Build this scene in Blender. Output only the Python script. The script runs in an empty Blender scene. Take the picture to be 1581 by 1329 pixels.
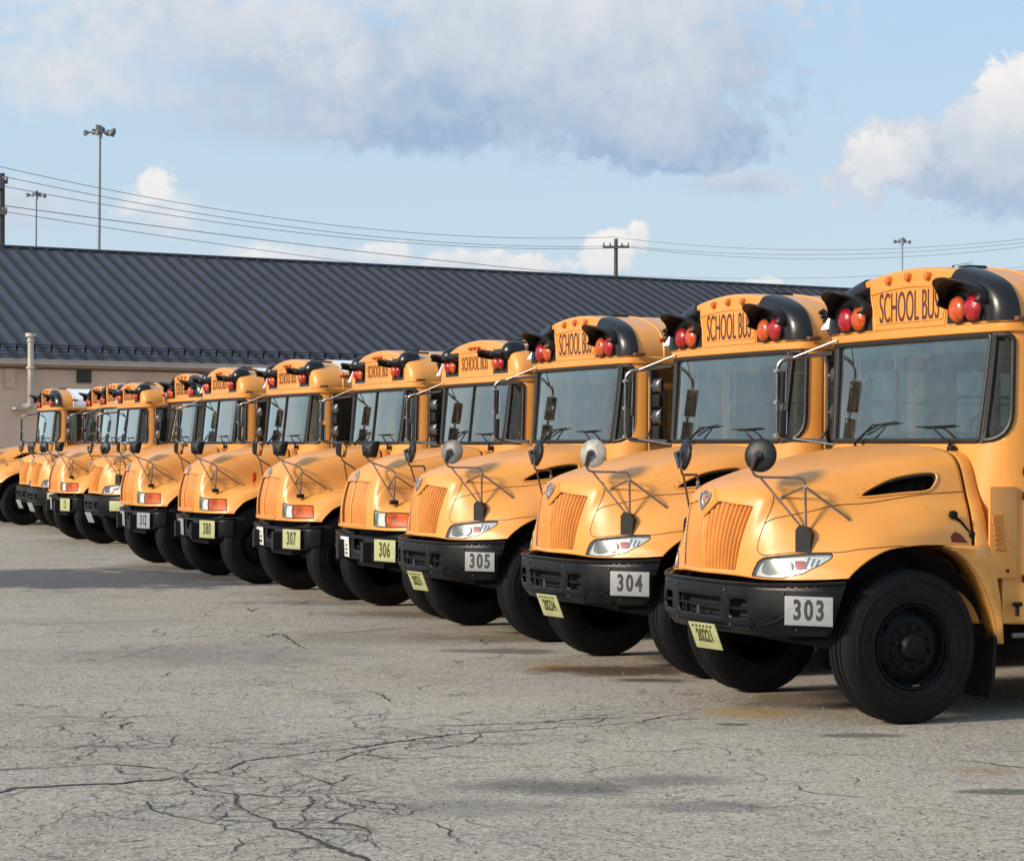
import bpy, bmesh, math, random
import numpy as np
from mathutils import Vector, Matrix, geometry
random.seed(7)
R = math.radians
S = bpy.context.scene
COL = S.collection

# ---------------------------------------------------------------- camera, world, sun, exposure
FPX, HORIZ, ROLL, BUSANG = 3400.0, 692.4, 0.00643, R(22.94)
PITCH = math.atan((HORIZ - 664.5) / FPX)
_c, _s = math.cos(PITCH), math.sin(PITCH)
CAMR = np.array([[math.cos(ROLL), math.sin(ROLL), 0], [-math.sin(ROLL), math.cos(ROLL), 0], [0, 0, 1]]) @ \
    np.array([[1, 0, 0], [0, -_s, _c], [0, _c, _s]])          # rows: right, up, forward
EYE = np.array([0, 0, 1.85])
cam = bpy.data.objects.new('camera', bpy.data.cameras.new('camera'))
COL.objects.link(cam)
m = Matrix([[CAMR[0][i], CAMR[1][i], -CAMR[2][i], EYE[i]] for i in range(3)] + [[0, 0, 0, 1]])
cam.matrix_world = m
cam.data.sensor_width = 36
cam.data.lens = FPX / 1581 * 36
cam.data.clip_start = 0.1
cam.data.clip_end = 5000
S.camera = cam
S.view_settings.view_transform = 'Standard'
S.view_settings.look = 'None'
S.view_settings.gamma = 1
S.view_settings.use_curve_mapping = False
S.view_settings.exposure = EXPOSURE = 0.42

SUN_EL, SUN_H = R(25), (-0.902, -0.432)
SUN_DIR = Vector((SUN_H[0], SUN_H[1], 0)).normalized() * math.cos(SUN_EL) + Vector((0, 0, math.sin(SUN_EL)))
sun = bpy.data.objects.new('sun', bpy.data.lights.new('sun', 'SUN'))
COL.objects.link(sun)
sun.data.energy = 3.5
sun.data.angle = R(10)          # thin cloud over the sun: its edge is soft
sun.data.color = (1.0, 0.86, 0.68)
sun.rotation_euler = SUN_DIR.to_track_quat('Z', 'Y').to_euler()

W = bpy.data.worlds.new('World')
S.world = W
W.use_nodes = True


class NT:
    """small helper to write node trees"""
    def __init__(s, tree):
        s.t = tree; s.n = tree.nodes; s.l = tree.links

    def node(s, typ, **kw):
        n = s.n.new(typ)
        for k, v in kw.items():
            if k == 'inp':
                for a, b in v.items():
                    if hasattr(b, 'is_output') or isinstance(b, bpy.types.NodeSocket):
                        s.l.new(b, n.inputs[a])
                    else:
                        n.inputs[a].default_value = b
            else:
                setattr(n, k, v)
        return n

    def math(s, op, a, b=0.0, c=0.0, clamp=False):
        n = s.node('ShaderNodeMath', operation=op, use_clamp=clamp)
        for i, v in enumerate((a, b, c)):
            if isinstance(v, bpy.types.NodeSocket): s.l.new(v, n.inputs[i])
            else: n.inputs[i].default_value = v
        return n.outputs[0]

    def mix(s, f, a, b):
        n = s.node('ShaderNodeMix', data_type='RGBA')
        for i, v in ((0, f), (6, a), (7, b)):
            if isinstance(v, bpy.types.NodeSocket): s.l.new(v, n.inputs[i])
            else: n.inputs[i].default_value = v if i == 0 else (*v[:3], 1)
        return n.outputs[2]

    def noise(s, vec, scale, detail=4, rough=0.55, dist=0.0, out=0):
        n = s.node('ShaderNodeTexNoise')
        n.inputs['Scale'].default_value = scale
        n.inputs['Detail'].default_value = detail
        n.inputs['Roughness'].default_value = rough
        n.inputs['Distortion'].default_value = dist
        if vec is not None: s.l.new(vec, n.inputs['Vector'])
        return n.outputs[out]

    def ramp(s, f, a, b):
        n = s.node('ShaderNodeMapRange', interpolation_type='SMOOTHSTEP')
        s.l.new(f, n.inputs['Value'])
        n.inputs['From Min'].default_value = a
        n.inputs['From Max'].default_value = b
        return n.outputs[0]


def build_world():
    W.node_tree.nodes.clear()
    t = NT(W.node_tree)
    sky = t.node('ShaderNodeTexSky', sky_type='NISHITA', sun_disc=False, sun_elevation=SUN_EL,
                 sun_rotation=math.atan2(SUN_H[0], SUN_H[1]), air_density=1.0, dust_density=1.6, ozone_density=1.5)
    tc = t.node('ShaderNodeTexCoord')
    sep = t.node('ShaderNodeSeparateXYZ'); t.l.new(tc.outputs['Generated'], sep.inputs[0])
    az = t.math('ARCTAN2', sep.outputs[0], sep.outputs[1])
    el = t.math('ARCSINE', sep.outputs[2])
    vec = t.node('ShaderNodeCombineXYZ')
    t.l.new(az, vec.inputs[0]); t.l.new(el, vec.inputs[1])
    V = vec.outputs[0]
    # edges of the clouds are torn by noise added to the direction
    nz = t.noise(V, 22, 9, 0.58, 0.3)
    nz2 = t.noise(V, 75, 7, 0.6, 0.2)
    big = t.noise(V, 7, 5, 0.55)
    rough = t.math('ADD', t.math('MULTIPLY', t.math('SUBTRACT', nz, 0.5), 1.3), t.math('MULTIPLY', t.math('SUBTRACT', nz2, 0.5), 1.6))
    # (x, y, rx, ry, brightness, softness, puffiness): where the clouds of that afternoon stood, as azimuth and elevation
    blobs = [(300, 50, 430, 125, .70, 1.0, .5), (480, 200, 330, 50, .34, 1.1, .4), (110, 130, 260, 85, .62, 1.2, .4), (560, 110, 380, 120, .30, .7, .5),
             (860, 40, 400, 140, .48, .5, .6), (960, 140, 300, 120, .30, .4, .65), (1030, 215, 190, 58, .10, .35, .5), (640, 180, 290, 66, .12, .5, .5),
             (1090, 95, 150, 105, .30, .8, .5), (330, 165, 300, 50, .48, 1.3, .3), (1150, 285, 120, 28, .34, 1.0, .5),
             (1560, 165, 66, 60, .90, .35, .9), (1610, 125, 70, 48, .9, .3, .8), (1450, 262, 190, 74, .42, .35, .8), (1520, 220, 110, 70, .62, .3, .8), (1348, 258, 58, 40, .84, .45, 1.0), (1395, 250, 60, 40, .7, .4, .9), (1540, 285, 170, 72, .26, .7, .55),
             (238, 290, 32, 42, .80, .6, .95), (215, 330, 40, 34, .7, .9, .8), (262, 345, 90, 46, .58, 1.2, .5), (40, 330, 130, 55, .40, 1.2, .5),
             (940, 396, 56, 36, .86, .35, .9), (985, 374, 18, 30, .8, .5, .9), (600, 392, 44, 20, .80, .45, .9), (715, 404, 80, 18, .75, .6, .9),
             (830, 410, 80, 20, .80, .5, .9), (1180, 434, 26, 9, .9, .5, .8), (450, 400, 170, 26, .62, 1.2, .5)]
    cover = None; bright = None; wsum = None
    for x, y, rx, ry, br, soft, puff in blobs:
        cx, cy = (x - 790.5) / FPX, (HORIZ - y) / FPX
        dx = t.math('MULTIPLY', t.math('SUBTRACT', az, cx), FPX / rx)
        dy = t.math('MULTIPLY', t.math('SUBTRACT', el, cy), FPX / ry)
        d = t.math('SQRT', t.math('ADD', t.math('MULTIPLY', dx, dx), t.math('MULTIPLY', dy, dy)))
        den = t.math('SUBTRACT', t.math('MULTIPLY_ADD', rough, puff * 1.5, 1.1), d)
        cv = t.ramp(den, 0.0, soft)
        # tops catch the sun, bases are grey-blue
        lit = t.math('MULTIPLY_ADD', dy, 0.16, br)
        wgt = t.math('POWER', cv, 2.0)
        wsum = wgt if wsum is None else t.math('ADD', wsum, wgt)
        b = t.math('MULTIPLY', wgt, lit)
        bright = b if bright is None else t.math('ADD', bright, b)
        cover = cv if cover is None else t.math('MAXIMUM', cover, cv)
    bright = t.math('DIVIDE', bright, t.math('MAXIMUM', wsum, 0.001))
    # the rest of the sky has scattered cloud too
    away = t.ramp(t.math('ABSOLUTE', az), 0.27, 0.45)
    up = t.ramp(el, 0.24, 0.4)
    other = t.math('MULTIPLY', t.math('MAXIMUM', away, up), t.ramp(t.noise(V, 3.2, 8, 0.6, 0.2), 0.5, 0.68))
    cover = t.math('MAXIMUM', cover, other)
    bright = t.math('MULTIPLY_ADD', other, 0.6, bright)
    bright = t.math('ADD', bright, t.math('MULTIPLY', t.math('SUBTRACT', nz, 0.5), 0.6))
    bright = t.math('ADD', bright, t.math('MULTIPLY', t.math('SUBTRACT', nz2, 0.5), 0.5))
    bright = t.math('ADD', bright, t.math('MULTIPLY', t.math('SUBTRACT', big, 0.5), 1.1), clamp=True)
    ccol = t.mix(bright, CLOUD_DARK, CLOUD_LIGHT)
    horizon = t.ramp(el, 0.24, 0.03)
    base = t.mix(0.84, sky.outputs[0], t.mix(horizon, BLUE_COL, HAZE_COL))      # summer haze over the clear sky
    col = t.mix(t.math('MULTIPLY', cover, 0.97), base, ccol)
    bg = t.node('ShaderNodeBackground')
    t.l.new(col, bg.inputs[0]); bg.inputs[1].default_value = SKY_STR
    out = t.node('ShaderNodeOutputWorld')
    t.l.new(bg.outputs[0], out.inputs[0])


SKY_STR = 0.10
CLOUD_DARK = (2.55, 3.55, 4.95)
CLOUD_LIGHT = (6.9, 6.7, 6.5)
HAZE_COL = (4.6, 5.6, 6.4)
BLUE_COL = (3.7, 5.15, 6.8)
build_world()


# ---------------------------------------------------------------- materials
def mat(name, col, rough=0.5, metal=0.0, coat=0.0, spec=0.5, var=0.0, vscale=3.0, bump=0.0, bscale=40, dirt=None):
    M = bpy.data.materials.new(name); M.use_nodes = True
    t = NT(M.node_tree); p = t.n['Principled BSDF']
    p.inputs['Base Color'].default_value = (*col, 1)
    p.inputs['Roughness'].default_value = rough
    p.inputs['Metallic'].default_value = metal
    p.inputs['Coat Weight'].default_value = coat
    p.inputs['Coat Roughness'].default_value = 0.15
    p.inputs['Specular IOR Level'].default_value = spec
    tc = t.node('ShaderNodeTexCoord'); o = tc.outputs['Object']
    if var:
        n = t.noise(o, vscale, 6, 0.6)
        a = tuple(min(1, c * (1 + var)) for c in col); b = tuple(c * (1 - var) for c in col)
        c = t.mix(t.ramp(n, 0.3, 0.7), b, a)
        if dirt:
            d = t.math('MULTIPLY', t.ramp(t.noise(o, vscale * 2.7, 8, 0.7), 0.5, 0.8), dirt[3])
            c = t.mix(d, c, dirt[:3])
        t.l.new(c, p.inputs['Base Color'])
        r = t.math('MULTIPLY_ADD', n, 0.2, rough - 0.1)
        t.l.new(r, p.inputs['Roughness'])
    if bump:
        bn = t.node('ShaderNodeBump'); bn.inputs['Strength'].default_value = bump
        bn.inputs['Distance'].default_value = 0.01
        t.l.new(t.noise(o, bscale, 5, 0.6), bn.inputs['Height'])
        t.l.new(bn.outputs[0], p.inputs['Normal'])
    return M


def paint():
    """school bus yellow, chalky with age; the inside of the sheet metal is the grey lining"""
    M = bpy.data.materials.new('yellow_paint'); M.use_nodes = True
    t = NT(M.node_tree); p = t.n['Principled BSDF']
    # world position, so that no two buses of the row weathered alike
    o = t.node('ShaderNodeNewGeometry').outputs['Position']
    n = t.noise(o, 0.9, 7, 0.62)
    c = t.mix(t.ramp(n, 0.3, 0.75), (0.68, 0.268, 0.036), (0.76, 0.335, 0.068))
    streak = t.node('ShaderNodeMapping'); t.l.new(o, streak.inputs[0]); streak.inputs['Scale'].default_value = (9, 9, 1.2)
    sn = t.noise(streak.outputs[0], 2.0, 7, 0.65)
    c = t.mix(t.math('MULTIPLY', t.ramp(sn, 0.52, 0.78), 0.34), c, (0.45, 0.25, 0.09))
    fine = t.noise(o, 34, 5, 0.7)
    c = t.mix(t.math('MULTIPLY', t.ramp(fine, 0.60, 0.78), 0.22), c, (0.36, 0.22, 0.11))
    chip = t.node('ShaderNodeTexVoronoi', inp={'Scale': 16.0}); t.l.new(o, chip.inputs['Vector'])
    c = t.mix(t.math('MULTIPLY', t.math('MULTIPLY', t.ramp(chip.outputs['Distance'], 0.11, 0.06), t.ramp(n, .5, .6)), .7), c, (0.13, 0.06, 0.03))
    geo = t.node('ShaderNodeNewGeometry')
    c = t.mix(geo.outputs['Backfacing'], c, (0.16, 0.15, 0.13))
    t.l.new(c, p.inputs['Base Color'])
    t.l.new(t.math('MULTIPLY_ADD', sn, 0.25, 0.30), p.inputs['Roughness'])
    p.inputs['Specular IOR Level'].default_value = 0.45
    p.inputs['Coat Weight'].default_value = 0.45
    p.inputs['Coat Roughness'].default_value = 0.34
    bn = t.node('ShaderNodeBump'); bn.inputs['Strength'].default_value = 0.05; bn.inputs['Distance'].default_value = 0.02
    t.l.new(t.noise(o, 5, 3, 0.5), bn.inputs['Height']); t.l.new(bn.outputs[0], p.inputs['Normal'])
    return M


def glass(name, tint, ior=1.5, rough=0.01, k=1.7, k0=.02, dust=(.09, .03)):
    M = bpy.data.materials.new(name); M.use_nodes = True
    t = NT(M.node_tree); t.n.remove(t.n['Principled BSDF'])
    tr = t.node('ShaderNodeBsdfTransparent', inp={'Color': (*tint, 1)})
    gl = t.node('ShaderNodeBsdfGlossy', inp={'Color': (.90, 1, .97, 1), 'Roughness': rough})
    tc = t.node('ShaderNodeTexCoord')
    bn = t.node('ShaderNodeBump'); bn.inputs['Strength'].default_value = 0.02; bn.inputs['Distance'].default_value = 0.02
    t.l.new(t.noise(tc.outputs['Object'], 2.0, 1, 0.5), bn.inputs['Height']); t.l.new(bn.outputs[0], gl.inputs['Normal'])
    fr = t.node('ShaderNodeFresnel', inp={'IOR': ior})
    f2 = t.math('MULTIPLY_ADD', fr.outputs[0], k, k0, clamp=True)
    dn = t.noise(tc.outputs['Object'], 6, 7, 0.7)
    mx = t.node('ShaderNodeMixShader'); t.l.new(f2, mx.inputs[0]); t.l.new(tr.outputs[0], mx.inputs[1]); t.l.new(gl.outputs[0], mx.inputs[2])
    df = t.node('ShaderNodeBsdfDiffuse', inp={'Color': (0.42, 0.42, 0.38, 1)})      # film of dust
    m2 = t.node('ShaderNodeMixShader'); t.l.new(t.math('MULTIPLY_ADD', t.ramp(dn, 0.35, 0.8), dust[0], dust[1]), m2.inputs[0])
    t.l.new(mx.outputs[0], m2.inputs[1]); t.l.new(df.outputs[0], m2.inputs[2])
    t.l.new(m2.outputs[0], t.n['Material Output'].inputs[0])
    return M


YEL = paint()
YGRILLE = mat('grille_shaded_yellow', (0.58, 0.21, 0.030), 0.55, var=0.12, vscale=6)  # darker than the body yellow: shade between grille slats put into the colour
WHITE = mat('white_roof_paint', (0.78, 0.79, 0.80), 0.45, var=0.06, vscale=1.5)
BLACK = mat('black_plastic', (0.009, 0.009, 0.010), 0.45, spec=.35, var=0.3, vscale=8, bump=0.15, bscale=120)
GLOSSBLACK = mat('gloss_black_paint', (0.007, 0.007, 0.008), 0.34, coat=0.15, spec=.35, var=0.3, vscale=6)
BUMPER = mat('bumper_black', (0.006, 0.006, 0.007), 0.34, var=0.4, vscale=5, spec=.22, dirt=(0.045, 0.042, 0.038, 0.28))
RUBBER = mat('tyre_rubber', (0.0065, 0.0065, 0.0072), 0.75, var=0.3, vscale=6, spec=.22, bump=0.35, bscale=70, dirt=(0.022, 0.020, 0.018, 0.45))
RIMM = mat('black_wheel_paint', (0.004, 0.004, 0.0045), 0.55, spec=.18, var=0.3, vscale=9, dirt=(0.04, 0.03, 0.024, 0.35))
GASKET = mat('window_gasket', (0.012, 0.012, 0.012), 0.5)
DARK = mat('underbody_black', (0.010, 0.009, 0.009), 0.8, var=0.3)
VOID = mat('dark_duct', (0.003, 0.0025, 0.0025), 0.85, spec=.05)
CHROME = mat('chrome', (0.72, 0.72, 0.74), 0.12, metal=1.0)
STEEL = mat('stainless_tube', (0.13, 0.13, 0.135), 0.34, metal=0.75, var=0.15, vscale=10)
MIRRORG = mat('mirror_glass', (0.75, 0.77, 0.78), 0.03, metal=1.0)
TUBE = mat('painted_arm', (0.14, 0.10, 0.085), 0.45, metal=0.3, var=0.3, vscale=12)
RED = mat('red_lens', (0.34, 0.007, 0.016), 0.3, coat=0.3, var=.35, vscale=22, bump=.3, bscale=60)
AMBER = mat('amber_lens', (0.50, 0.075, 0.012), 0.3, coat=0.3, var=.35, vscale=22, bump=.3, bscale=60)
DAMBER = mat('dark_amber_lens', (0.44, 0.070, 0.007), 0.35, spec=.3, var=0.5, vscale=9)
CLEAR = mat('headlight_lens', (0.50, 0.52, 0.50), 0.08, coat=0.8, var=0.2, vscale=9)
REFLB = mat('headlight_bowl', (0.80, 0.80, 0.79), 0.25, metal=0.25)
LETTER = mat('lettering', (0.075, 0.022, 0.025), 0.55)
PLTG = mat('grey_plate', (0.27, 0.28, 0.29), 0.45, var=0.08, vscale=20)
PLTY = mat('yellow_plate', (0.39, 0.40, 0.20), 0.45, var=0.1, vscale=20)
PLTW = mat('white_plate', (0.62, 0.62, 0.62), 0.45, var=0.08, vscale=20)
INK = mat('plate_ink', (0.02, 0.02, 0.02), 0.5)
INKG = mat('olive_ink', (0.05, 0.055, 0.01), 0.5)
SEAT = mat('seat_vinyl', (0.09, 0.105, 0.075), 0.5, var=0.2)
SEAM = mat('panel_gap', (0.16, 0.055, 0.012), 0.7)
GLASS = glass('tinted_glass', (0.62, 0.66, 0.64), k=1.1, k0=.0, dust=(.03, .008))
WGLASS = glass('windscreen_glass', (0.62, 0.74, 0.71), 1.52, k=2.35, k0=.03, dust=(.085, .008))
PANE = glass('side_glass', (0.78, 0.82, 0.80), dust=(.04, .02))


# ---------------------------------------------------------------- mesh helpers
class MB:
    def __init__(s): s.v = []; s.f = []; s.mi = []

    def add(s, vs, fs, k=0):
        o = len(s.v); s.v += [tuple(v) for v in vs]
        s.f += [tuple(i + o for i in f) for f in fs]; s.mi += [k] * len(fs)
        return s

    def box(s, c, d, rot=None, k=0, bev=0.0):
        x, y, z = (a / 2 for a in d)
        if bev:
            b = min(bev, x * .49, y * .49, z * .49)
            bm = bmesh.new(); bmesh.ops.create_cube(bm, size=1)
            bmesh.ops.scale(bm, vec=d, verts=bm.verts)
            bmesh.ops.bevel(bm, geom=bm.edges[:], offset=b, segments=2, affect='EDGES', profile=0.6)
            vs = [v.co.copy() for v in bm.verts]; bm.verts.index_update()
            fs = [[v.index for v in f.verts] for f in bm.faces]; bm.free()
        else:
            vs = [Vector((i * x, j * y, k2 * z)) for i in (-1, 1) for j in (-1, 1) for k2 in (-1, 1)]
            fs = [(0, 1, 3, 2), (4, 6, 7, 5), (0, 4, 5, 1), (2, 3, 7, 6), (0, 2, 6, 4), (1, 5, 7, 3)]
        Rm = rot if rot is not None else Matrix.Identity(3)
        return s.add([Rm @ v + Vector(c) for v in vs], fs, k)

    def tube(s, pts, r, n=8, k=0, caps=True, closed=False):
        P = [Vector(p) for p in pts]; L = len(P); rings = []
        rr = r if isinstance(r, (list, tuple)) else [r] * L
        up = Vector((0, 0, 1)); prev = None
        for i, p in enumerate(P):
            if closed: d = (P[(i + 1) % L] - P[i - 1]).normalized()
            else: d = (P[min(i + 1, L - 1)] - P[max(i - 1, 0)]).normalized()
            a = prev if prev is not None else (up if abs(d.z) < .95 else Vector((1, 0, 0)))
            u = (a - d * a.dot(d)).normalized(); w = d.cross(u); prev = u
            rings.append([p + (u * math.cos(2 * math.pi * j / n) + w * math.sin(2 * math.pi * j / n)) * rr[i] for j in range(n)])
        fs = []; m_ = L if closed else L - 1
        for i in range(m_):
            i2 = (i + 1) % L
            for j in range(n):
                fs.append((i * n + j, i * n + (j + 1) % n, i2 * n + (j + 1) % n, i2 * n + j))
        if caps and not closed:
            fs.append(tuple(range(n))[::-1]); fs.append(tuple((L - 1) * n + j for j in range(n)))
        return s.add([v for r_ in rings for v in r_], fs, k)

    def lathe(s, prof, axis='y', c=(0, 0, 0), n=32, k=0, sy=1.0, rot=None):
        """prof: (radius, position along axis)"""
        vs = []
        for r, a in prof:
            for j in range(n):
                t = 2 * math.pi * j / n
                p = {'y': (r * math.cos(t), a * sy, r * math.sin(t)), 'z': (r * math.cos(t), r * math.sin(t), a * sy),
                     'x': (a * sy, r * math.cos(t), r * math.sin(t))}[axis]
                p = Vector(p)
                if rot is not None: p = rot @ p
                vs.append(p + Vector(c))
        fs = []
        for i in range(len(prof) - 1):
            for j in range(n):
                fs.append((i * n + j, i * n + (j + 1) % n, (i + 1) * n + (j + 1) % n, (i + 1) * n + j))
        return s.add(vs, fs, k)

    def grid(s, G, k=0, flip=False, closed_u=False):
        """G[i][j] = point"""
        a, b = len(G), len(G[0]); fs = []
        for i in range(a - 1 if not closed_u else a):
            i2 = (i + 1) % a
            for j in range(b - 1):
                q = (i * b + j, i * b + j + 1, i2 * b + j + 1, i2 * b + j)
                fs.append(q[::-1] if flip else q)
        return s.add([p for r in G for p in r], fs, k)

    def poly(s, pts, k=0, flip=False):
        n = len(pts); return s.add(pts, [tuple(range(n))[::-1] if flip else tuple(range(n))], k)

    def prism(s, pts, vec, k=0):
        """closed polygon pts extruded by vec"""
        n = len(pts); vec = Vector(vec); q = [Vector(p) for p in pts]
        fs = [tuple(range(n))[::-1], tuple(range(n, 2 * n))] + [(i, (i + 1) % n, (i + 1) % n + n, i + n) for i in range(n)]
        return s.add(q + [p + vec for p in q], fs, k)

    def mirror_y(s):
        return MBmirror(s)

    def build(s, name, mats, parent=None, smooth=True, ang=40, norm=True, weld=0):
        me = bpy.data.meshes.new(name)
        me.from_pydata([tuple(v) for v in s.v], [], s.f)
        if not isinstance(mats, (list, tuple)): mats = [mats]
        for x in mats: me.materials.append(x)
        if len(mats) > 1: me.polygons.foreach_set('material_index', s.mi)
        if weld or norm:
            bm = bmesh.new(); bm.from_mesh(me)
            if weld: bmesh.ops.remove_doubles(bm, verts=bm.verts, dist=weld)
            if norm: bmesh.ops.recalc_face_normals(bm, faces=bm.faces)
            bm.to_mesh(me); bm.free()
        if smooth:
            me.polygons.foreach_set('use_smooth', [True] * len(me.polygons))
            me.set_sharp_from_angle(angle=R(ang))
        me.update()
        o = bpy.data.objects.new(name, me); COL.objects.link(o)
        if parent: o.parent = parent
        return o


def MBmirror(m_):
    q = MB(); q.v = [(v[0], -v[1], v[2]) for v in m_.v]; q.f = [tuple(f)[::-1] for f in m_.f]; q.mi = list(m_.mi); return q


def empty(name, loc=(0, 0, 0), rz=0.0):
    o = bpy.data.objects.new(name, None); COL.objects.link(o)
    o.location = loc; o.rotation_euler = (0, 0, rz); o.empty_display_size = 0.3
    return o


def tag(o, label=None, cat=None, group=None, kind=None):
    if label: o['label'] = label
    if cat: o['category'] = cat
    if group: o['group'] = group
    if kind: o['kind'] = kind
    return o


def arc_pts(pts, r=0.05, n=5, closed=False):
    """round the corners of a polyline"""
    P = [Vector(p) for p in pts]; out = []; L = len(P)
    for i in range(L):
        if not closed and i in (0, L - 1): out.append(P[i]); continue
        a, b, c = P[i - 1], P[i], P[(i + 1) % L]
        ra = min(r, (a - b).length * .49); rc = min(r, (c - b).length * .49)
        s0 = b + (a - b).normalized() * ra; s1 = b + (c - b).normalized() * rc
        for k in range(n + 1):
            t = k / n
            out.append(s0 * (1 - t) ** 2 + b * 2 * t * (1 - t) + s1 * t * t)
    return out


def text_mesh(txt, size, sx=1.0, depth=0.002, align='CENTER', spacing=1.0, bold=.012):
    c = bpy.data.curves.new('t', 'FONT'); c.body = txt; c.size = size; c.extrude = depth
    c.offset = size * bold; c.align_x = align; c.align_y = 'CENTER'; c.space_character = spacing; c.space_line = 0.9
    o = bpy.data.objects.new('t', c); COL.objects.link(o)
    dg = bpy.context.evaluated_depsgraph_get(); dg.update()
    me = bpy.data.meshes.new_from_object(o.evaluated_get(dg))
    vs = [Vector((v.co.x * sx, v.co.y, v.co.z)) for v in me.vertices]; fs = [tuple(p.vertices) for p in me.polygons]
    bpy.data.objects.remove(o); bpy.data.curves.remove(c); bpy.data.meshes.remove(me)
    return vs, fs


def inpoly(x, y, P):
    c = False; n = len(P); j = n - 1
    for i in range(n):
        if (P[i][1] > y) != (P[j][1] > y) and x < (P[j][0] - P[i][0]) * (y - P[i][1]) / (P[j][1] - P[i][1]) + P[i][0]: c = not c
        j = i
    return c


def densify(P, step, closed=True):
    out = []; n = len(P)
    for i in range(n if closed else n - 1):
        a, b = P[i], P[(i + 1) % n]; d = math.hypot(b[0] - a[0], b[1] - a[1]); k = max(1, int(math.ceil(d / step)))
        out += [(a[0] + (b[0] - a[0]) * t / k, a[1] + (b[1] - a[1]) * t / k) for t in range(k)]
    if not closed: out.append(P[-1])
    return out


def spl(P, n=6, closed=True):
    """smooth closed 2-D polygon through points"""
    out = []; L = len(P)
    for i in range(L):
        p0, p1, p2, p3 = (P[(i + k) % L] for k in (-1, 0, 1, 2))
        for j in range(n):
            t = j / n
            out.append(tuple(0.5 * (2 * p1[a] + (p2[a] - p0[a]) * t + (2 * p0[a] - 5 * p1[a] + 4 * p2[a] - p3[a]) * t * t + (3 * p1[a] - p0[a] - 3 * p2[a] + p3[a]) * t ** 3) for a in (0, 1)))
    return out


def cdt(outer, holes, step, gridpts=None):
    """triangulate a plane region with holes; returns 2-D verts, tris"""
    V = []; E = []
    for P in [outer] + holes:
        o = len(V); V += [Vector(p) for p in P]; E += [(o + i, o + (i + 1) % len(P)) for i in range(len(P))]
    xs = [p[0] for p in outer]; ys = [p[1] for p in outer]
    if gridpts is None:
        sx, sy = step
        nx = max(1, int((max(xs) - min(xs)) / sx)); ny = max(1, int((max(ys) - min(ys)) / sy))
        gridpts = [(min(xs) + (i + .5) * (max(xs) - min(xs)) / nx, min(ys) + (j + .5) * (max(ys) - min(ys)) / ny) for i in range(nx) for j in range(ny)]
    for p in gridpts:
        if inpoly(p[0], p[1], outer) and not any(inpoly(p[0], p[1], h) for h in holes): V.append(Vector(p))
    r = geometry.delaunay_2d_cdt(V, E, [], 0, 1e-5)
    vs, fs = r[0], r[2]; keep = []
    for f in fs:
        cx = sum(vs[i][0] for i in f) / len(f); cy = sum(vs[i][1] for i in f) / len(f)
        if inpoly(cx, cy, outer) and not any(inpoly(cx, cy, h) for h in holes): keep.append(tuple(f))
    return [(v[0], v[1]) for v in vs], keep
def clear_lens():
    M = bpy.data.materials.new('clear_lens'); M.use_nodes = True
    t = NT(M.node_tree); t.n.remove(t.n['Principled BSDF'])
    tr = t.node('ShaderNodeBsdfTransparent', inp={'Color': (.93, .94, .92, 1)})
    gl = t.node('ShaderNodeBsdfGlossy', inp={'Color': (1, 1, 1, 1), 'Roughness': .06})
    fr = t.node('ShaderNodeFresnel', inp={'IOR': 1.5})
    mx = t.node('ShaderNodeMixShader'); t.l.new(t.math('MULTIPLY_ADD', fr.outputs[0], 1.5, .05, clamp=True), mx.inputs[0]); t.l.new(tr.outputs[0], mx.inputs[1]); t.l.new(gl.outputs[0], mx.inputs[2])
    t.l.new(mx.outputs[0], t.n['Material Output'].inputs[0])
    return M


LENS = clear_lens()

# ---------------------------------------------------------------- hood surfaces (control nets: rear edge -> nose bottom, centre -> fender lip)
NET_A=[[(-.52,0,1.90),(-.15,0,1.85),(.3,0,1.765),(.6,0,1.69),(.85,0,1.615),(.955,0,1.53),(1.0,0,1.25),(1.0,0,.985)],
[(-.52,.35,1.89),(-.15,.34,1.84),(.3,.32,1.75),(.58,.31,1.68),(.81,.30,1.60),(.905,.29,1.50),(.965,.26,1.25),(.975,.24,.985)],
[(-.52,.72,1.865),(-.15,.68,1.81),(.3,.60,1.715),(.55,.55,1.645),(.74,.52,1.57),(.83,.50,1.475),(.90,.45,1.23),(.93,.42,.98)],
[(-.52,.90,1.78),(-.15,.86,1.72),(.3,.74,1.62),(.52,.68,1.55),(.67,.62,1.49),(.78,.58,1.40),(.87,.54,1.2),(.91,.52,.975)],
[(-.52,1.0,1.55),(-.15,.97,1.52),(.3,.87,1.43),(.50,.82,1.385),(.64,.76,1.33),(.74,.72,1.25),(.83,.69,1.12),(.87,.68,.97)],
[(-.50,1.07,1.45),(-.15,1.08,1.42),(.2,1.03,1.37),(.42,.97,1.32),(.56,.92,1.26),(.66,.88,1.18),(.73,.87,1.08),(.77,.88,.975)],
[(-.48,1.13,1.33),(-.15,1.16,1.32),(.12,1.15,1.29),(.32,1.12,1.25),(.44,1.08,1.2),(.52,1.06,1.13),(.59,1.05,1.06),(.62,1.05,.985)],
[(-.47,1.165,1.20),(-.15,1.19,1.215),(.05,1.20,1.21),(.21,1.20,1.19),(.33,1.19,1.14),(.41,1.18,1.09),(.47,1.17,1.04),(.51,1.165,1.0)]]
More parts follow.
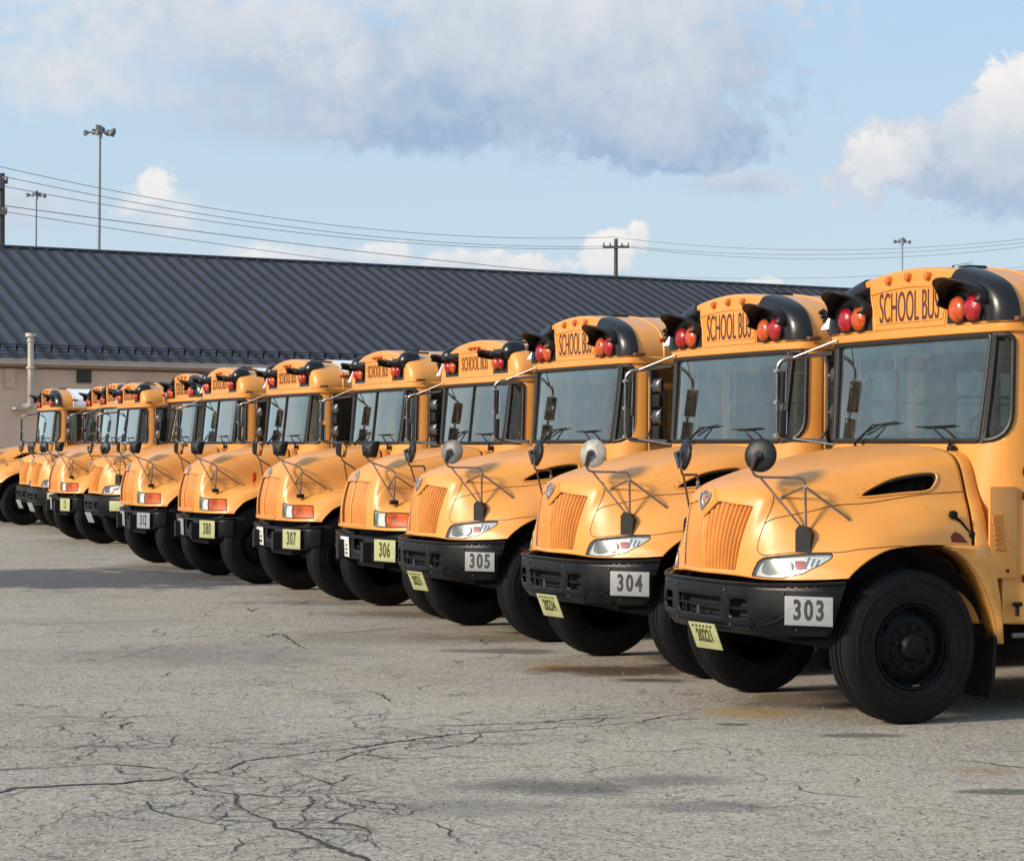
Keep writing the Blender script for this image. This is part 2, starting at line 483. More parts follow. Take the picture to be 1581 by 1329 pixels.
NET_B=[[(-.5,0,1.88),(-.15,0,1.84),(.2,0,1.78),(.42,0,1.72),(.60,0,1.64),(.70,0,1.55),(.78,0,1.22),(.78,0,.95)],
[(-.5,.33,1.87),(-.15,.32,1.83),(.2,.30,1.77),(.41,.29,1.705),(.58,.28,1.62),(.68,.28,1.53),(.76,.28,1.22),(.765,.28,.95)],
[(-.5,.62,1.84),(-.15,.58,1.79),(.2,.54,1.72),(.38,.52,1.66),(.54,.50,1.58),(.65,.49,1.50),(.73,.49,1.22),(.735,.49,.95)],
[(-.5,.72,1.74),(-.15,.68,1.68),(.2,.63,1.60),(.36,.60,1.55),(.50,.58,1.48),(.61,.57,1.40),(.70,.57,1.2),(.715,.57,.95)],
[(-.5,.78,1.42),(-.15,.74,1.37),(.2,.69,1.32),(.34,.66,1.30),(.48,.65,1.27),(.59,.65,1.22),(.68,.65,1.12),(.70,.65,.95)],
[(-.5,.95,1.38),(-.15,.92,1.35),(.15,.88,1.31),(.3,.85,1.28),(.42,.84,1.23),(.53,.84,1.17),(.61,.85,1.08),(.64,.86,.95)],
[(-.5,1.12,1.32),(-.15,1.13,1.32),(.08,1.12,1.28),(.22,1.10,1.24),(.32,1.09,1.19),(.41,1.08,1.12),(.47,1.08,1.05),(.52,1.08,.955)],
[(-.5,1.17,1.19),(-.15,1.2,1.22),(.02,1.2,1.2),(.15,1.2,1.16),(.26,1.19,1.11),(.33,1.19,1.05),(.385,1.18,.99),(.40,1.17,.95)]]
def crm(n,t):
    # Catmull-Rom basis rows: t in [0,n-1] -> (len(t),n) weights, end-reflected
    t=np.clip(np.asarray(t,float),0,n-1); i=np.minimum(t.astype(int),n-2); w=t-i
    B=np.zeros((len(t),n)); c=[-.5*w+w*w-.5*w**3, 1-2.5*w*w+1.5*w**3, .5*w+2*w*w-1.5*w**3, -.5*w*w+.5*w**3]
    for k in range(4):
        j=i-1+k
        for r in range(len(t)):
            jj=j[r]
            if jj<0: B[r,0]+=2*c[k][r]; B[r,1]-=c[k][r]
            elif jj>n-1: B[r,n-1]+=2*c[k][r]; B[r,n-2]-=c[k][r]
            else: B[r,jj]+=c[k][r]
    return B
def surf(net,us,vs,side=1):
    """us in 0..7 (rear->front bottom), vs in 0..7 (centre->edge). grid (len(us),len(vs),3)"""
    N=np.array(net,float) # v,u,3
    full=np.concatenate([N[:0:-1]*[1,-1,1],N],0) # v from -7..7
    Bv=crm(15,np.asarray(vs)*side+7); Bu=crm(8,us)
    return np.einsum('iu,vuk,jv->ijk',Bu,full,Bv)


def S_at(net, u, v, off=0.0):
    """points of the surface at lists u, v, moved out by off along the normal"""
    u = np.asarray(u, float); v = np.asarray(v, float)
    N = np.array(net, float); full = np.concatenate([N[:0:-1] * [1, -1, 1], N], 0)
    f = lambda a, b: np.einsum('iu,vuk,iv->ik', crm(8, a), full, crm(15, b + 7))
    P = f(u, v)
    if np.isscalar(off) and off == 0.0: return P
    e = 1e-3
    du = f(np.clip(u + e, 0, 7), v) - f(np.clip(u - e, 0, 7), v); dv = f(u, np.clip(v + e, -7, 7)) - f(u, np.clip(v - e, -7, 7))
    n = np.cross(du, dv); n /= np.linalg.norm(n, axis=1)[:, None] + 1e-12
    n *= np.where((n * np.stack([P[:, 0] * 0 + .3, P[:, 1], P[:, 2] * 0 + .8], 1)).sum(1) < 0, -1, 1)[:, None]
    return P + n * np.asarray(off).reshape(-1, 1)


def patch(net, poly, off, step=(.12, .12)):
    vs, fs = cdt(densify(poly, min(step)), [], step)
    P = S_at(net, [p[0] for p in vs], [p[1] for p in vs], off)
    return MB().add([tuple(p) for p in P], fs)


def rimwall(mb, net, poly, d0, d1):
    Q = densify(poly, .12); Q = Q + [Q[0]]
    a = S_at(net, [p[0] for p in Q], [p[1] for p in Q], d0); b = S_at(net, [p[0] for p in Q], [p[1] for p in Q], d1)
    mb.grid([[tuple(x) for x in a], [tuple(x) for x in b]])


def uvline(net, pts, off=0.001, step=.1, closed=False):
    Q = densify(pts, step, closed)
    if closed: Q.append(Q[0])
    return [tuple(p) for p in S_at(net, [p[0] for p in Q], [p[1] for p in Q], off)]


def mirv(P): return [(u, -v) for u, v in P]


def orient(o, fn):
    """turn every face outwards: fn(centre) gives the outward direction"""
    bm = bmesh.new(); bm.from_mesh(o.data)
    for f in bm.faces:
        if f.normal.dot(Vector(fn(f.calc_center_median()))) < 0: f.normal_flip()
    bm.to_mesh(o.data); bm.free(); return o


def solid(o, t, off=-1):
    md = o.modifiers.new('thickness', 'SOLIDIFY'); md.thickness = t; md.offset = off; return o


# ---------------------------------------------------------------- the bus
PLANP = [(-.630, 0), (-.633, .3), (-.640, .6), (-.652, .85), (-.685, 1.0), (-.735, 1.09), (-.80, 1.15), (-.88, 1.187), (-.92, 1.197), (-.95, 1.2)]


def make_plan():
    P = []; L = len(PLANP)
    for i in range(L - 1):
        p0 = PLANP[max(i - 1, 0)] if i else (PLANP[1][0], -PLANP[1][1]); p1, p2 = PLANP[i], PLANP[i + 1]; p3 = PLANP[min(i + 2, L - 1)]
        for j in range(8):
            t = j / 8
            P.append(tuple(0.5 * (2 * p1[a] + (p2[a] - p0[a]) * t + (2 * p0[a] - 5 * p1[a] + 4 * p2[a] - p3[a]) * t * t + (3 * p1[a] - p0[a] - 3 * p2[a] + p3[a]) * t ** 3) for a in (0, 1)))
    P.append(PLANP[-1]); return np.array(P)


PL = make_plan(); PLS = np.concatenate([[0], np.cumsum(np.linalg.norm(np.diff(PL, axis=0), axis=1))]); SMAX = PLS[-1]


def shell(s_, z, off=0.0, zt=2.76):
    a = abs(s_); x = np.interp(a, PLS, PL[:, 0]); y = np.interp(a, PLS, PL[:, 1])
    e = .01; tx = np.interp(a + e, PLS, PL[:, 0]) - np.interp(a - e, PLS, PL[:, 0]); ty = np.interp(a + e, PLS, PL[:, 1]) - np.interp(a - e, PLS, PL[:, 1])
    if a < e: tx = 0
    L = math.hypot(tx, ty) + 1e-9; nx, ny = ty / L, -tx / L
    w = np.clip((1.19 - y) / .30, 0, 1); x -= .075 * (z - 1.93) / .74 * w * (w * (3 - 2 * w))
    x += nx * off; y += ny * off
    return (float(x), float(y if s_ >= 0 else -y), float(z))


def s_of_y(y): return float(np.interp(y, PL[:, 1], PLS))


def rounded(P, r):
    """2-D polygon with one radius per corner"""
    out = []; L = len(P)
    for i in range(L):
        b = Vector(P[i]); a = Vector(P[i - 1]); c = Vector(P[(i + 1) % L])
        if r[i] <= 0: out.append(tuple(b)); continue
        s0 = b + (a - b).normalized() * r[i]; s1 = b + (c - b).normalized() * r[i]
        for k in range(7):
            t = k / 6; out.append(tuple(s0 * (1 - t) ** 2 + b * 2 * t * (1 - t) + s1 * t * t))
    return out


def roofprof(zb, crown, n=18):
    base = [(1.2, 0), (1.196, .075), (1.16, .165), (1.07, .255), (.90, .325), (.66, .382), (.35, .42), (0, .437)]
    P = []; L = len(base)
    for i in range(L - 1):
        p0 = base[max(i - 1, 0)]; p1, p2 = base[i], base[i + 1]; p3 = base[i + 2] if i + 2 < L else (-base[-2][0], base[-2][1])
        for j in range(4):
            t = j / 4
            P.append(tuple(0.5 * (2 * p1[a] + (p2[a] - p0[a]) * t + (2 * p0[a] - 5 * p1[a] + 4 * p2[a] - p3[a]) * t * t + (3 * p1[a] - p0[a] - 3 * p2[a] + p3[a]) * t ** 3) for a in (0, 1)))
    P.append(base[-1]); k = (crown - zb) / .437
    return [(y, zb + h * k) for y, h in P]


XR = -9.9          # rear wall


def place_text(txt, size, org, right, up, depth=.002, sx=1.0, spacing=1.0, bold=.012):
    vs, fs = text_mesh(txt, size, sx, depth, spacing=spacing, bold=bold)
    r = Vector(right).normalized(); u = Vector(up); u = (u - r * u.dot(r)).normalized(); n = r.cross(u); o = Vector(org)
    return MB().add([o + r * v.x + u * v.y + n * v.z for v in vs], fs)


def plate(root, name, mat_, w, h, org, right, up, txt=None, tsize=.12, sx=.62, ink=INK, tname='plate_number', lines=None, spacing=1.0):
    r = Vector(right).normalized(); u = Vector(up); u = (u - r * u.dot(r)).normalized(); n = r.cross(u); o = Vector(org)
    rot = Matrix((r, u, n)).transposed()
    p = MB().box(o, (w, h, .006), rot, bev=.002).build(name, mat_, root)
    if txt:
        t = place_text(txt, tsize, o + n * .0045, r, u, .001, sx, spacing, .030).build(tname, ink, p, smooth=False)
    return p


def wheel(root, y, x=0.0, dual=False, side=1):
    """y: outer face of the tyre, side +1 left -1 right"""
    t = empty('wheel', (x, 0, 0.525)); t.parent = root
    R0 = .525; wd = .275; m_ = MB()
    prof = [(.285, -.03), (.30, -.006), (.36, .006), (.42, .004), (.47, -.004), (.500, -.018), (.516, -.034)]
    o = [(r, p) for r, p in prof]
    tr = [(.523, -.042), (.524, -.078), (.511, -.080), (.511, -.090), (.525, -.092), (.525, -.125), (.512, -.127), (.512, -.137), (.525, -.139)]
    half = o + tr
    full = half + [(r, -wd - p) for r, p in half[::-1]]
    m_.lathe([(r, y + side * p) for r, p in full], 'y', n=72)
    for rr in (.335, .40, .455):
        m_.lathe([(rr - .004, y + side * .003), (rr, y + side * .008), (rr + .004, y + side * .003)], 'y', n=60)
    m_.build('tyre', RUBBER, t, ang=25)
    r = MB()
    dish = -.01 if not dual else -.12
    if not dual:
        r.lathe([(.288, y - side * .02), (.286, y - side * .006), (.276, y - side * .008), (.268, y - side * .05), (.250, y - side * .075), (.205, y - side * .045),
                 (.175, y - side * .028), (.17, y - side * .018), (.100, y - side * .018), (.092, y + side * .012), (.075, y + side * .03), (.04, y + side * .036), (0.001, y + side * .037)], 'y', n=48)
    else:
        r.lathe([(.288, y - side * .02), (.286, y - side * .006), (.276, y - side * .01), (.262, y - side * .10), (.235, y - side * .145), (.16, y - side * .15),
                 (.105, y - side * .15), (.10, y - side * .02), (.08, y), (0.001, y + side * .002)], 'y', n=48)
    r.lathe([(.288, y - side * .02), (.26, y - side * .05), (.26, y - side * .22), (.288, y - side * .26)], 'y', n=40)
    for k in range(5):
        a = 2 * math.pi * k / 5 + 1.9
        r.lathe([(.026, -.002 * side), (.026, .001 * side), (.0005, .0015 * side)], 'y', (.226 * math.cos(a), y - side * (.056 if not dual else .143), .226 * math.sin(a)), 14, k=1)
    rim = r.build('rim', [RIMM, VOID], t, ang=30)
    nut = MB()
    for k in range(10):
        a = 2 * math.pi * k / 10 + .2; yy = y - side * (.018 if not dual else .15)
        nut.lathe([(.017, 0), (.017, .012 * side), (.012, .012 * side), (.012, .028 * side), (.0005, .03 * side)], 'y', (.1385 * math.cos(a), yy, .1385 * math.sin(a)), 6)
    nut.build('lug_nuts', STEEL if False else RIMM, rim, ang=30)
    if side > 0 and not dual:
        MB().box((-.03, y - .018, -.262), (.055, .006, .012), Matrix.Rotation(.1, 3, 'Y')).build('balance_weight', STEEL, rim)
    if dual:
        m2 = MB(); m2.lathe([(r_, y - side * .335 + side * p) for r_, p in full], 'y', n=48); m2.build('tyre', RUBBER, t, ang=25)
    return t


def make_bus(kind):
    A = kind == 'A'
    net = NET_A if A else NET_B
    zb, crown = (2.75, 3.205) if A else (2.66, 3.09)
    wt = 2.665 if A else 2.575; wb = 1.925 if A else 1.91
    ybm, ytp = (.952, 1.007) if A else (.925, .965)
    root = empty('school_bus')
    out = lambda c: (c.x + .9 if c.x > -1.0 else 0, c.y, 0)
    # ---- windows of the front shell
    sB, sT = s_of_y(ybm), s_of_y(ytp)
    wsP = rounded([(-sB, wb), (sB, wb), (sT, wt), (-sT, wt)], [.03] * 4)
    q0, q1 = sB + .052, s_of_y(1.150) + .002
    rr = .20 if A else .05
    qwL = rounded([(q0, wb + .005), (q1, wb + .005), (q1 + .01, wt - .005), (sT + .050, wt - .005)], [.02, rr, .06, .03])
    qwR = [(-a, b) for a, b in qwL]
    outer = [(-SMAX, .66), (SMAX, .66), (SMAX, zb), (-SMAX, zb)]
    zs = zb
    H = [densify(p, .03) for p in (wsP, qwL, qwR)]
    vs, fs = cdt(densify(outer, .06), H, (.045, .06))
    body = MB(); body.add([shell(a, b) for a, b in vs], fs)
    # ---- sides with windows, door and rear wheel opening
    X0 = -.95
    wins = [(-.978, -1.74, 1.93, wt - .01)] + [(-1.93 - .705 * i, -1.93 - .705 * i - .62, 1.98, wt - .06) for i in range(10)]
    def arch(cx, r, n=20):
        return [(cx + r * math.cos(math.pi * k / n), .525 + r * math.sin(math.pi * k / n)) for k in range(n + 1)]
    for sd in (1, -1):
        oo = [(X0, .66), (X0, zb), (XR + .15, zb), (XR + .15, .66)]
        cx = -6.9; r0 = .60; a0 = math.asin((.66 - .525) / r0)
        oo += [(cx + r0 * math.cos(math.pi - a0 - (math.pi - 2 * a0) * k / 18), .525 + r0 * math.sin(math.pi - a0 - (math.pi - 2 * a0) * k / 18)) for k in range(19)]
        hs = [[(a, c), (a, d), (b, d), (b, c)] for a, b, c, d in wins]
        if sd < 0: hs[0] = [(-1.02, .72), (-1.02, wt), (-1.73, wt), (-1.73, .72)]
        v2, f2 = cdt(oo, hs, (.5, .3)); body.add([(a, 1.2 * sd, b) for a, b in v2], f2)
    # rear wall with rounded corners
    rw = [(-.0, 1.2)]
    G = []
    for k in range(7):
        t = k / 6 * math.pi / 2
        G.append((XR + .15 - .15 * math.sin(t), 1.05 + .15 * math.cos(t)))
    pr = G + [(x, -y) for x, y in G[::-1]]
    body.grid([[(x, y, z) for x, y in pr] for z in (.66, 1.2, 1.9, zb)])
    # floor edge
    bo = body.build('body', YEL, root, norm=False, ang=30)
    orient(bo, out); solid(bo, .02)
    # ---- roof
    RP = roofprof(zb, crown); full = RP + [(-y, z) for y, z in RP[-2::-1]]
    rings = [(-.717, .895, .055), (-.728, .93, .022), (-.755, .96, .008), (-.80, .982, .002), (-.87, .995, 0), (-.95, 1, 0)]
    rg = [[(x, y * sy, zb + (z - zb) * (1 - dz)) for y, z in full] for x, sy, dz in rings]
    cap = MB(); cap.grid(rg + [[(-1.12, y, z) for y, z in full]])
    f0 = rg[0]
    cap.poly([f0[i] for i in range(len(f0))])
    orient(cap.build('roof_cap', YEL, root, norm=False, ang=28), lambda c: (c.x + 1.2 if c.x > -.9 else 0, c.y, c.z - 2.3))
    i0 = next(i for i, p in enumerate(RP) if p[0] < 1.12)
    def rsec(i, j, nm):
        g = MB(); xs = [-1.12 - .7 * k for k in range(12)] + [XR + .12]
        g.grid([[(x, full[a][0], full[a][1]) for a in range(i, j)] for x in xs])
        g.grid([[(XR + .12, full[a][0], full[a][1]) for a in range(i, j)], [(XR + .04, full[a][0] * .985, full[a][1] - .02) for a in range(i, j)], [(XR, full[a][0] * .9, full[a][1] - .10) for a in range(i, j)], [(XR, full[a][0] * .3, zb) for a in range(i, j)]])
        o = g.build(nm, YEL, root, norm=False, ang=28); o.material_slots[0].link = 'OBJECT'; o.material_slots[0].material = YEL
        return orient(o, lambda c: (c.x + 9 if c.x < -9.8 else 0, c.y, c.z - 2.3))
    rsec(i0, len(full) - i0, 'roof_top'); rsec(0, i0 + 1, 'roof_side'); rsec(len(full) - i0 - 1, len(full), 'roof_side')
    bows = MB()
    for k in range(1, 12):
        x = -1.12 - .7 * k
        bows.tube([(x, y * 1.001, z + .001) for y, z in full], .008, 5, caps=False)
    bows.tube([(-1.12, y * 1.002, z + .002) for y, z in full], .010, 5, caps=False)
    bw = bows.build('roof_bows', YEL, root); bw.material_slots[0].link = 'OBJECT'; bw.material_slots[0].material = YEL
    # brow / drip rail round the front and along the sides
    br = MB(); pts = []
    ss = np.linspace(-SMAX, SMAX, 61)
    for off, z in ((.0, zb - .075), (.028, zb - .062), (.034, zb - .03), (.034, zb - .01), (.01, zb + .004)):
        row = [(XR + .3, -1.2 - off, z)] + [(lambda p: (p[0] - (.0 if abs(s_) > .9 else 0), p[1], z))(shell(s_, z, off)) for s_ in ss] + [(XR + .3, 1.2 + off, z)]
        pts.append(row)
    br.grid(pts); br.build('drip_rail', YEL, root, ang=50)
    # ---- glass and gaskets
    def glaze(poly, nm, mt, off=-.008, gr=.019):
        v2, f2 = cdt(densify(poly, .04), [], (.08, .12))
        g = MB().add([shell(a, b, off) for a, b in v2], f2).build(nm, mt, root, norm=False)
        orient(g, out)
        q = densify(poly, .03)
        MB().tube([shell(a, b, .002) for a, b in q], gr, 8, closed=True).build('window_gasket', GASKET, g)
        return g
    ws = glaze(wsP, 'windscreen', WGLASS, gr=.020)
    if not A:
        MB().tube([shell(0, wb, .003), shell(0, wt, .003)], .012, 6).build('centre_bar', GASKET, ws)
    MB().add(*(lambda v2, f2: ([shell(a, b, -.014) for a, b in v2], f2))(*cdt([(-sT + .03, wt - .11), (sT - .03, wt - .11), (sT - .01, wt - .02), (-sT + .01, wt - .02)], [], (.08, .05)))).build(
        'sun_band', mat('shade_band_' + kind, (.045, .065, .075), .3), ws)
    glaze(qwL, 'quarter_window', GLASS); glaze(qwR, 'quarter_window', GLASS)
    for f_ in (1, -1):
        p_ = MB(); a_, b_, c_, d_ = sB - .005, sB + .06, sT + .055, sT - .005
        p_.grid([[shell(f_ * (a_ + (b_ - a_) * t_) * (1 - h_) + f_ * (d_ + (c_ - d_) * t_) * h_, wb + (wt - wb) * h_, .004 + .010 * math.sin(math.pi * t_)) for t_ in np.linspace(0, 1, 6)] for h_ in np.linspace(-.02, 1.02, 9)])
        p_.build('corner_pillar', GASKET, root)
    for sd in (1, -1):
        for i, (a, b, c, d) in enumerate(wins):
            if sd < 0 and i == 0: continue
            y = 1.2 * sd
            fr = MB(); w_ = .022
            for q in [(a, c, b, c), (a, d, b, d), (a, c, a, d), (b, c, b, d)] + ([(a, (c + d) / 2, b, (c + d) / 2)] if i else [((a + b) / 2, c, (a + b) / 2, d)]):
                fr.box(((q[0] + q[2]) / 2, y - .004 * sd, (q[1] + q[3]) / 2), (abs(q[0] - q[2]) + w_, .036, abs(q[1] - q[3]) + w_))
            f_ = fr.build('side_window', GASKET, root, smooth=False)
            MB().box(((a + b) / 2, y - .012 * sd, (c + d) / 2), (abs(a - b) - .004, .004, d - c - .004)).build('pane', PANE, f_, smooth=False)
    # door (right side)
    dr = MB(); y = -1.2
    for x in (-1.055, -1.39, -1.725): dr.box((x, y, (.72 + wt) / 2), (.03, .04, wt - .72))
    for z in (.735, 1.55, wt - .015): dr.box((-1.39, y, z), (.64, .038, .03))
    d_ = dr.build('door', GASKET, root, smooth=False)
    for x in (-1.22, -1.56):
        for z0, z1 in ((.75, 1.535), (1.565, wt - .03)):
            MB().box((x, y + .004, (z0 + z1) / 2), (.305, .005, z1 - z0)).build('door_pane', PANE, d_, smooth=False)
    # rub rails
    for sd in (1, -1):
        for z in (1.715, 1.545, .975):
            for xa, xb in (((-.862, -6.25), (-7.55, XR + .2)) if z < 1.2 else ((-.862, XR + .2),)):
                if sd < 0: xa = -1.80
                m_ = MB(); m_.box(((xa + xb) / 2, 1.208 * sd, z), (abs(xa - xb), .022, .055), bev=.008)
                m_.build('rub_rail', GLOSSBLACK, root)
    # lettering on the side just behind the driver's window
    for sd in (1, -1):
        place_text('SCHOOL BUS', .2, (-5.6, 1.204 * sd, 2.71 if A else 2.62), (-sd, 0, 0), (0, 0, 1), .002, .8).build('side_lettering', LETTER, root, smooth=False)
    # ---- hood with openings
    if A:
        gr = [(5.12, -1.85), (5.13, -.52), (5.6, 0.0), (5.13, .52), (5.12, 1.85), (6.0, 1.80), (6.86, 1.72), (6.88, 0), (6.86, -1.72), (6.0, -1.80)]
        gr = rounded(gr, [.08, .06, .03, .06, .08, 0, .08, 0, .08, 0])
        hl = [(6.98, 3.2), (6.73, 3.27), (6.45, 3.42), (6.2, 3.67), (5.85, 4.2), (5.5, 4.75), (5.2, 5.17), (4.8, 5.67), (4.95, 5.77), (5.3, 5.8), (5.88, 5.66), (6.55, 5.27), (6.9, 4.57)]
        hl = [(min(u, 6.93), v) for u, v in hl]
        lv = spl([(1.76, 3.55), (1.56, 3.33), (1.2, 3.17), (.62, 3.22), (.50, 3.38), (.60, 3.62), (.80, 3.77), (1.3, 3.69)], 5)
    else:
        gr = rounded([(5.22, -1.45), (5.25, 0), (5.22, 1.45), (6.82, 1.5), (6.84, 0), (6.82, -1.5)], [.08, 0, .08, .08, 0, .08])
        hl = [(6.22, 2.95), (5.55, 4.6), (5.02, 5.6), (6.60, 6.13), (6.73, 4.97), (6.82, 3.05)]
        lv = None
    outer = [(0, -7), (7, -7), (7, 7), (0, 7)]
    holes = [densify(gr, .1), densify(hl, .1), densify(mirv(hl), .1)] + ([densify(lv, .1), densify(mirv(lv), .1)] if lv else [])
    gp = [(u, v) for u in np.linspace(.06, 6.95, 75) for v in np.linspace(-6.93, 6.93, 135)]
    vs, fs = cdt(densify(outer, .08), holes, None, gp)
    P = S_at(net, [p[0] for p in vs], [p[1] for p in vs])
    hood = MB().add([tuple(p) for p in P], fs).build('hood', YEL, root, norm=False, ang=60)
    orient(hood, lambda c: (.3 + max(0, c.x), c.y * 1.2, .8)); solid(hood, .010)
    # returned lips of the openings
    for q_, dd in [(gr, -.035), (hl, -.03), (mirv(hl), -.03)] + ([(lv, -.06), (mirv(lv), -.06)] if lv else []):
        lip = MB(); rimwall(lip, net, q_, .0, dd); lip.build('opening_lip', YEL, hood)
    # grille slats
    g = MB(); n_ = 22 if A else 40
    uT, uB = (5.05, 6.92); vT, vB = (1.92, 1.78) if A else (1.55, 1.58)
    sub = 6; cols = n_ * sub + 1; rows = 26
    for half in (-1, 1):
        Pg = []; c2 = (n_ // 2) * sub + 1
        for i in range(rows):
            u = uT + (uB - uT) * i / (rows - 1)
            vv = np.linspace(0, half * (vT + (vB - vT) * i / (rows - 1)), c2)
            ph = (np.arange(c2) % sub) / sub
            dep = (-.034 + .022 * np.abs(np.sin(np.pi * ph)) ** .8) if A else (-.012 - .024 * np.abs(vv) / 1.55 + .007 * np.abs(np.sin(np.pi * ph)))
            dep[np.abs(vv) < .06] = -.008
            Pg.append([tuple(p) for p in S_at(net, [u] * c2, vv, dep)])
        g.grid(Pg)
    if A:
        orient(g.build('grille', YGRILLE, hood, norm=False, ang=50), lambda c: (1, 0, .2))
        sc = MB().tube(uvline(net, [(5.6, 0), (6.86, 0)], -.012), .010, 6); sc.build('grille_seam', YEL, hood)
        # emblem: yellow V with a chrome badge on it
        vp = [(4.72, -.26), (4.68, .26), (5.16, .50), (5.58, 0), (5.16, -.50)]
        e = MB(); a = S_at(net, *zip(*vp), .004); b = S_at(net, *zip(*[(4.82 + (u - 5.05) * .8 + .20, v * .80) for u, v in vp]), .018)
        e.poly([tuple(p) for p in b]); e.grid([[tuple(p) for p in list(a) + [a[0]]], [tuple(p) for p in list(b) + [b[0]]]])
        em = e.build('emblem_mount', YEL, hood)
        dm = [(4.86, 0), (4.98, .22), (5.18, .20), (5.42, 0), (5.18, -.20), (4.98, -.22)]
        ch = MB().tube([tuple(p) for p in S_at(net, *zip(*dm), .022)], .008, 6, closed=True)
        ch.tube([tuple(p) for p in S_at(net, [4.98, 5.14, 5.32], [.10, -.04, .03], .022)], .008, 6)
        ch.tube([tuple(p) for p in S_at(net, [4.96, 5.10], [-.10, .08], .022)], .006, 6)
        ch.build('emblem', CHROME, em)
    else:
        orient(g.build('grille', YGRILLE, hood, norm=False, ang=50), lambda c: (1, 0, .2))
        MB().tube(uvline(net, [(5.0, 0), (6.84, 0)], -.004), .012, 6).build('grille_seam', YEL, hood)
        em = MB(); dm = [(4.80, 0), (5.08, .20), (5.34, 0), (5.08, -.20)]
        em.tube([tuple(p) for p in S_at(net, *zip(*dm), .012)], .010, 6, closed=True); em.tube(uvline(net, [(4.86, 0), (5.3, 0)], .012), .008, 6)
        em.build('emblem', CHROME, hood)
        MB().tube(uvline(net, gr, .001, .1, True), .0075, 6).build('grille_frame', YEL, hood)
        tr = MB(); tr.tube(uvline(net, [(6.9, -1.45), (6.9, 1.45)], .004), .010, 6); tr.build('grille_trim', YEL, hood)
    # panel gaps
    for f_ in (lambda p: p, mirv):
        if A:
            for ln in ([(3.9, 1.9), (4.2, 2.35), (4.6, 2.7), (4.93, 2.88), (5.4, 3.0), (5.93, 3.13), (6.12, 3.3), (6.08, 3.67), (5.7, 4.25), (5.35, 4.8), (5.0, 5.35), (4.5, 5.95), (3.78, 6.35), (3.0, 6.75), (2.2, 6.96)],
                       [(5.33, 3.0), (4.6, 3.35), (3.55, 3.57), (2.6, 3.62), (2.12, 3.66), (1.6, 3.80), (.8, 3.86), (.02, 3.88)]):
                MB().tube(uvline(net, f_(spl2(ln)), -.001), .0045, 5).build('panel_gap', SEAM, hood)
        else:
            for ln in ([(5.5, 2.7), (4.9, 2.9), (4.2, 3.4), (3.0, 3.75), (1.5, 3.95), (.02, 4.0)], [(4.2, 1.9), (3.0, 2.05), (1.5, 2.2), (.02, 2.3)]):
                MB().tube(uvline(net, f_(spl2(ln)), -.002), .0035, 5).build('panel_gap', SEAM, hood)
    if lv:
        for f_ in (lambda p: p, mirv):
            big = [(1.25 + (u - 1.15) * 1.09, 3.48 + (v - 3.48) * 1.25) for u, v in f_(lv)] if f_(lv) is lv else None
            q = f_(lv)
            v_ = patch(net, f_([(1.12 + (u - 1.12) * 1.05, 3.47 + (v - 3.47) * 1.1) for u, v in lv]), -.055).build('hood_vent', VOID, hood, norm=False)
            MB().tube(uvline(net, q, .001, .1, True), .009, 6).build('vent_trim', YEL, v_)
            fin = MB()
            for k in range(4):
                fin.tube(uvline(net, f_([(.70 + .22 * k, 3.30), (.78 + .22 * k, 3.66)]), -.045), .006, 4)
            fin.build('vent_fins', VOID, v_)
    # headlights
    for f_ in (lambda p: p, mirv):
        cu = sum(p[0] for p in hl) / len(hl); cv = sum(p[1] for p in hl) / len(hl)
        scl = lambda k, P=hl: f_([(cu + (u - cu) * k, cv + (v - cv) * k) for u, v in P])
        if A:
            h = patch(net, scl(1.03), -.028).build('headlight', REFLB, hood, norm=False)
            bowl = spl([(6.72, 3.62), (6.35, 3.66), (6.05, 4.0), (5.95, 4.35), (6.25, 4.55), (6.6, 4.4), (6.78, 4.0)], 4)
            patch(net, f_(bowl), -.022, (.08, .08)).build('headlight_bowl', mat('grey_reflector', (.32, .33, .29), .18, metal=.8), h, norm=False)
            c0 = Vector(S_at(net, [6.25], [4.62 if f_ is not mirv else -4.62], -.02)[0])
            n0 = (Vector(S_at(net, [6.25], [4.62 if f_ is not mirv else -4.62], 0)[0]) - c0).normalized()
            MB().lathe([(.048, 0), (.046, .012), (.03, .018), (.0005, .02)], 'z', c0, 20, rot=n0.to_track_quat('Z', 'Y').to_matrix()).build('headlight_bulb', REFLB, h)
            patch(net, f_([(6.28, 4.95), (5.78, 4.82), (5.66, 5.12), (6.12, 5.28)]), -.018, (.08, .08)).build('indicator', mat('indicator_red', (.38, .06, .03), .3), h, norm=False)
            rb = MB()
            for v0 in (5.22, 5.38, 5.52): rb.tube(uvline(net, f_([(5.95, v0), (5.35, v0 - .05)]), -.02), .006, 5)
            rb.build('reflector_ribs', CHROME, h)
            patch(net, scl(.995), -.002).build('headlight_lens', LENS, h, norm=False)
            MB().tube(uvline(net, scl(1.0), .0, .1, True), .0045, 5).build('headlight_seal', GASKET, h)
        else:
            wh = [(6.22, 2.95), (5.62, 4.45), (6.75, 4.75), (6.82, 3.05)]; am = [(5.60, 4.5), (5.02, 5.6), (6.60, 6.13), (6.74, 4.8)]
            h = patch(net, scl(1.03), -.022).build('headlight', REFLB, hood, norm=False)
            patch(net, f_(wh), -.004, (.1, .1)).build('headlight_lens', CLEAR, h, norm=False)
            patch(net, f_([(6.3, 3.15), (5.85, 3.9), (6.72, 3.95), (6.76, 3.2)]), -.002, (.1, .1)).build('lens_reflector', mat('grey_lens', (.22, .25, .2), .15, metal=.6), h, norm=False)
            patch(net, f_(am), -.004, (.1, .1)).build('turn_signal', DAMBER, h, norm=False)
            bz = MB(); bz.tube(uvline(net, scl(1.0), .001, .1, True), .007, 5); bz.tube(uvline(net, f_([(5.61, 4.47), (6.75, 4.77)]), .001), .006, 5)
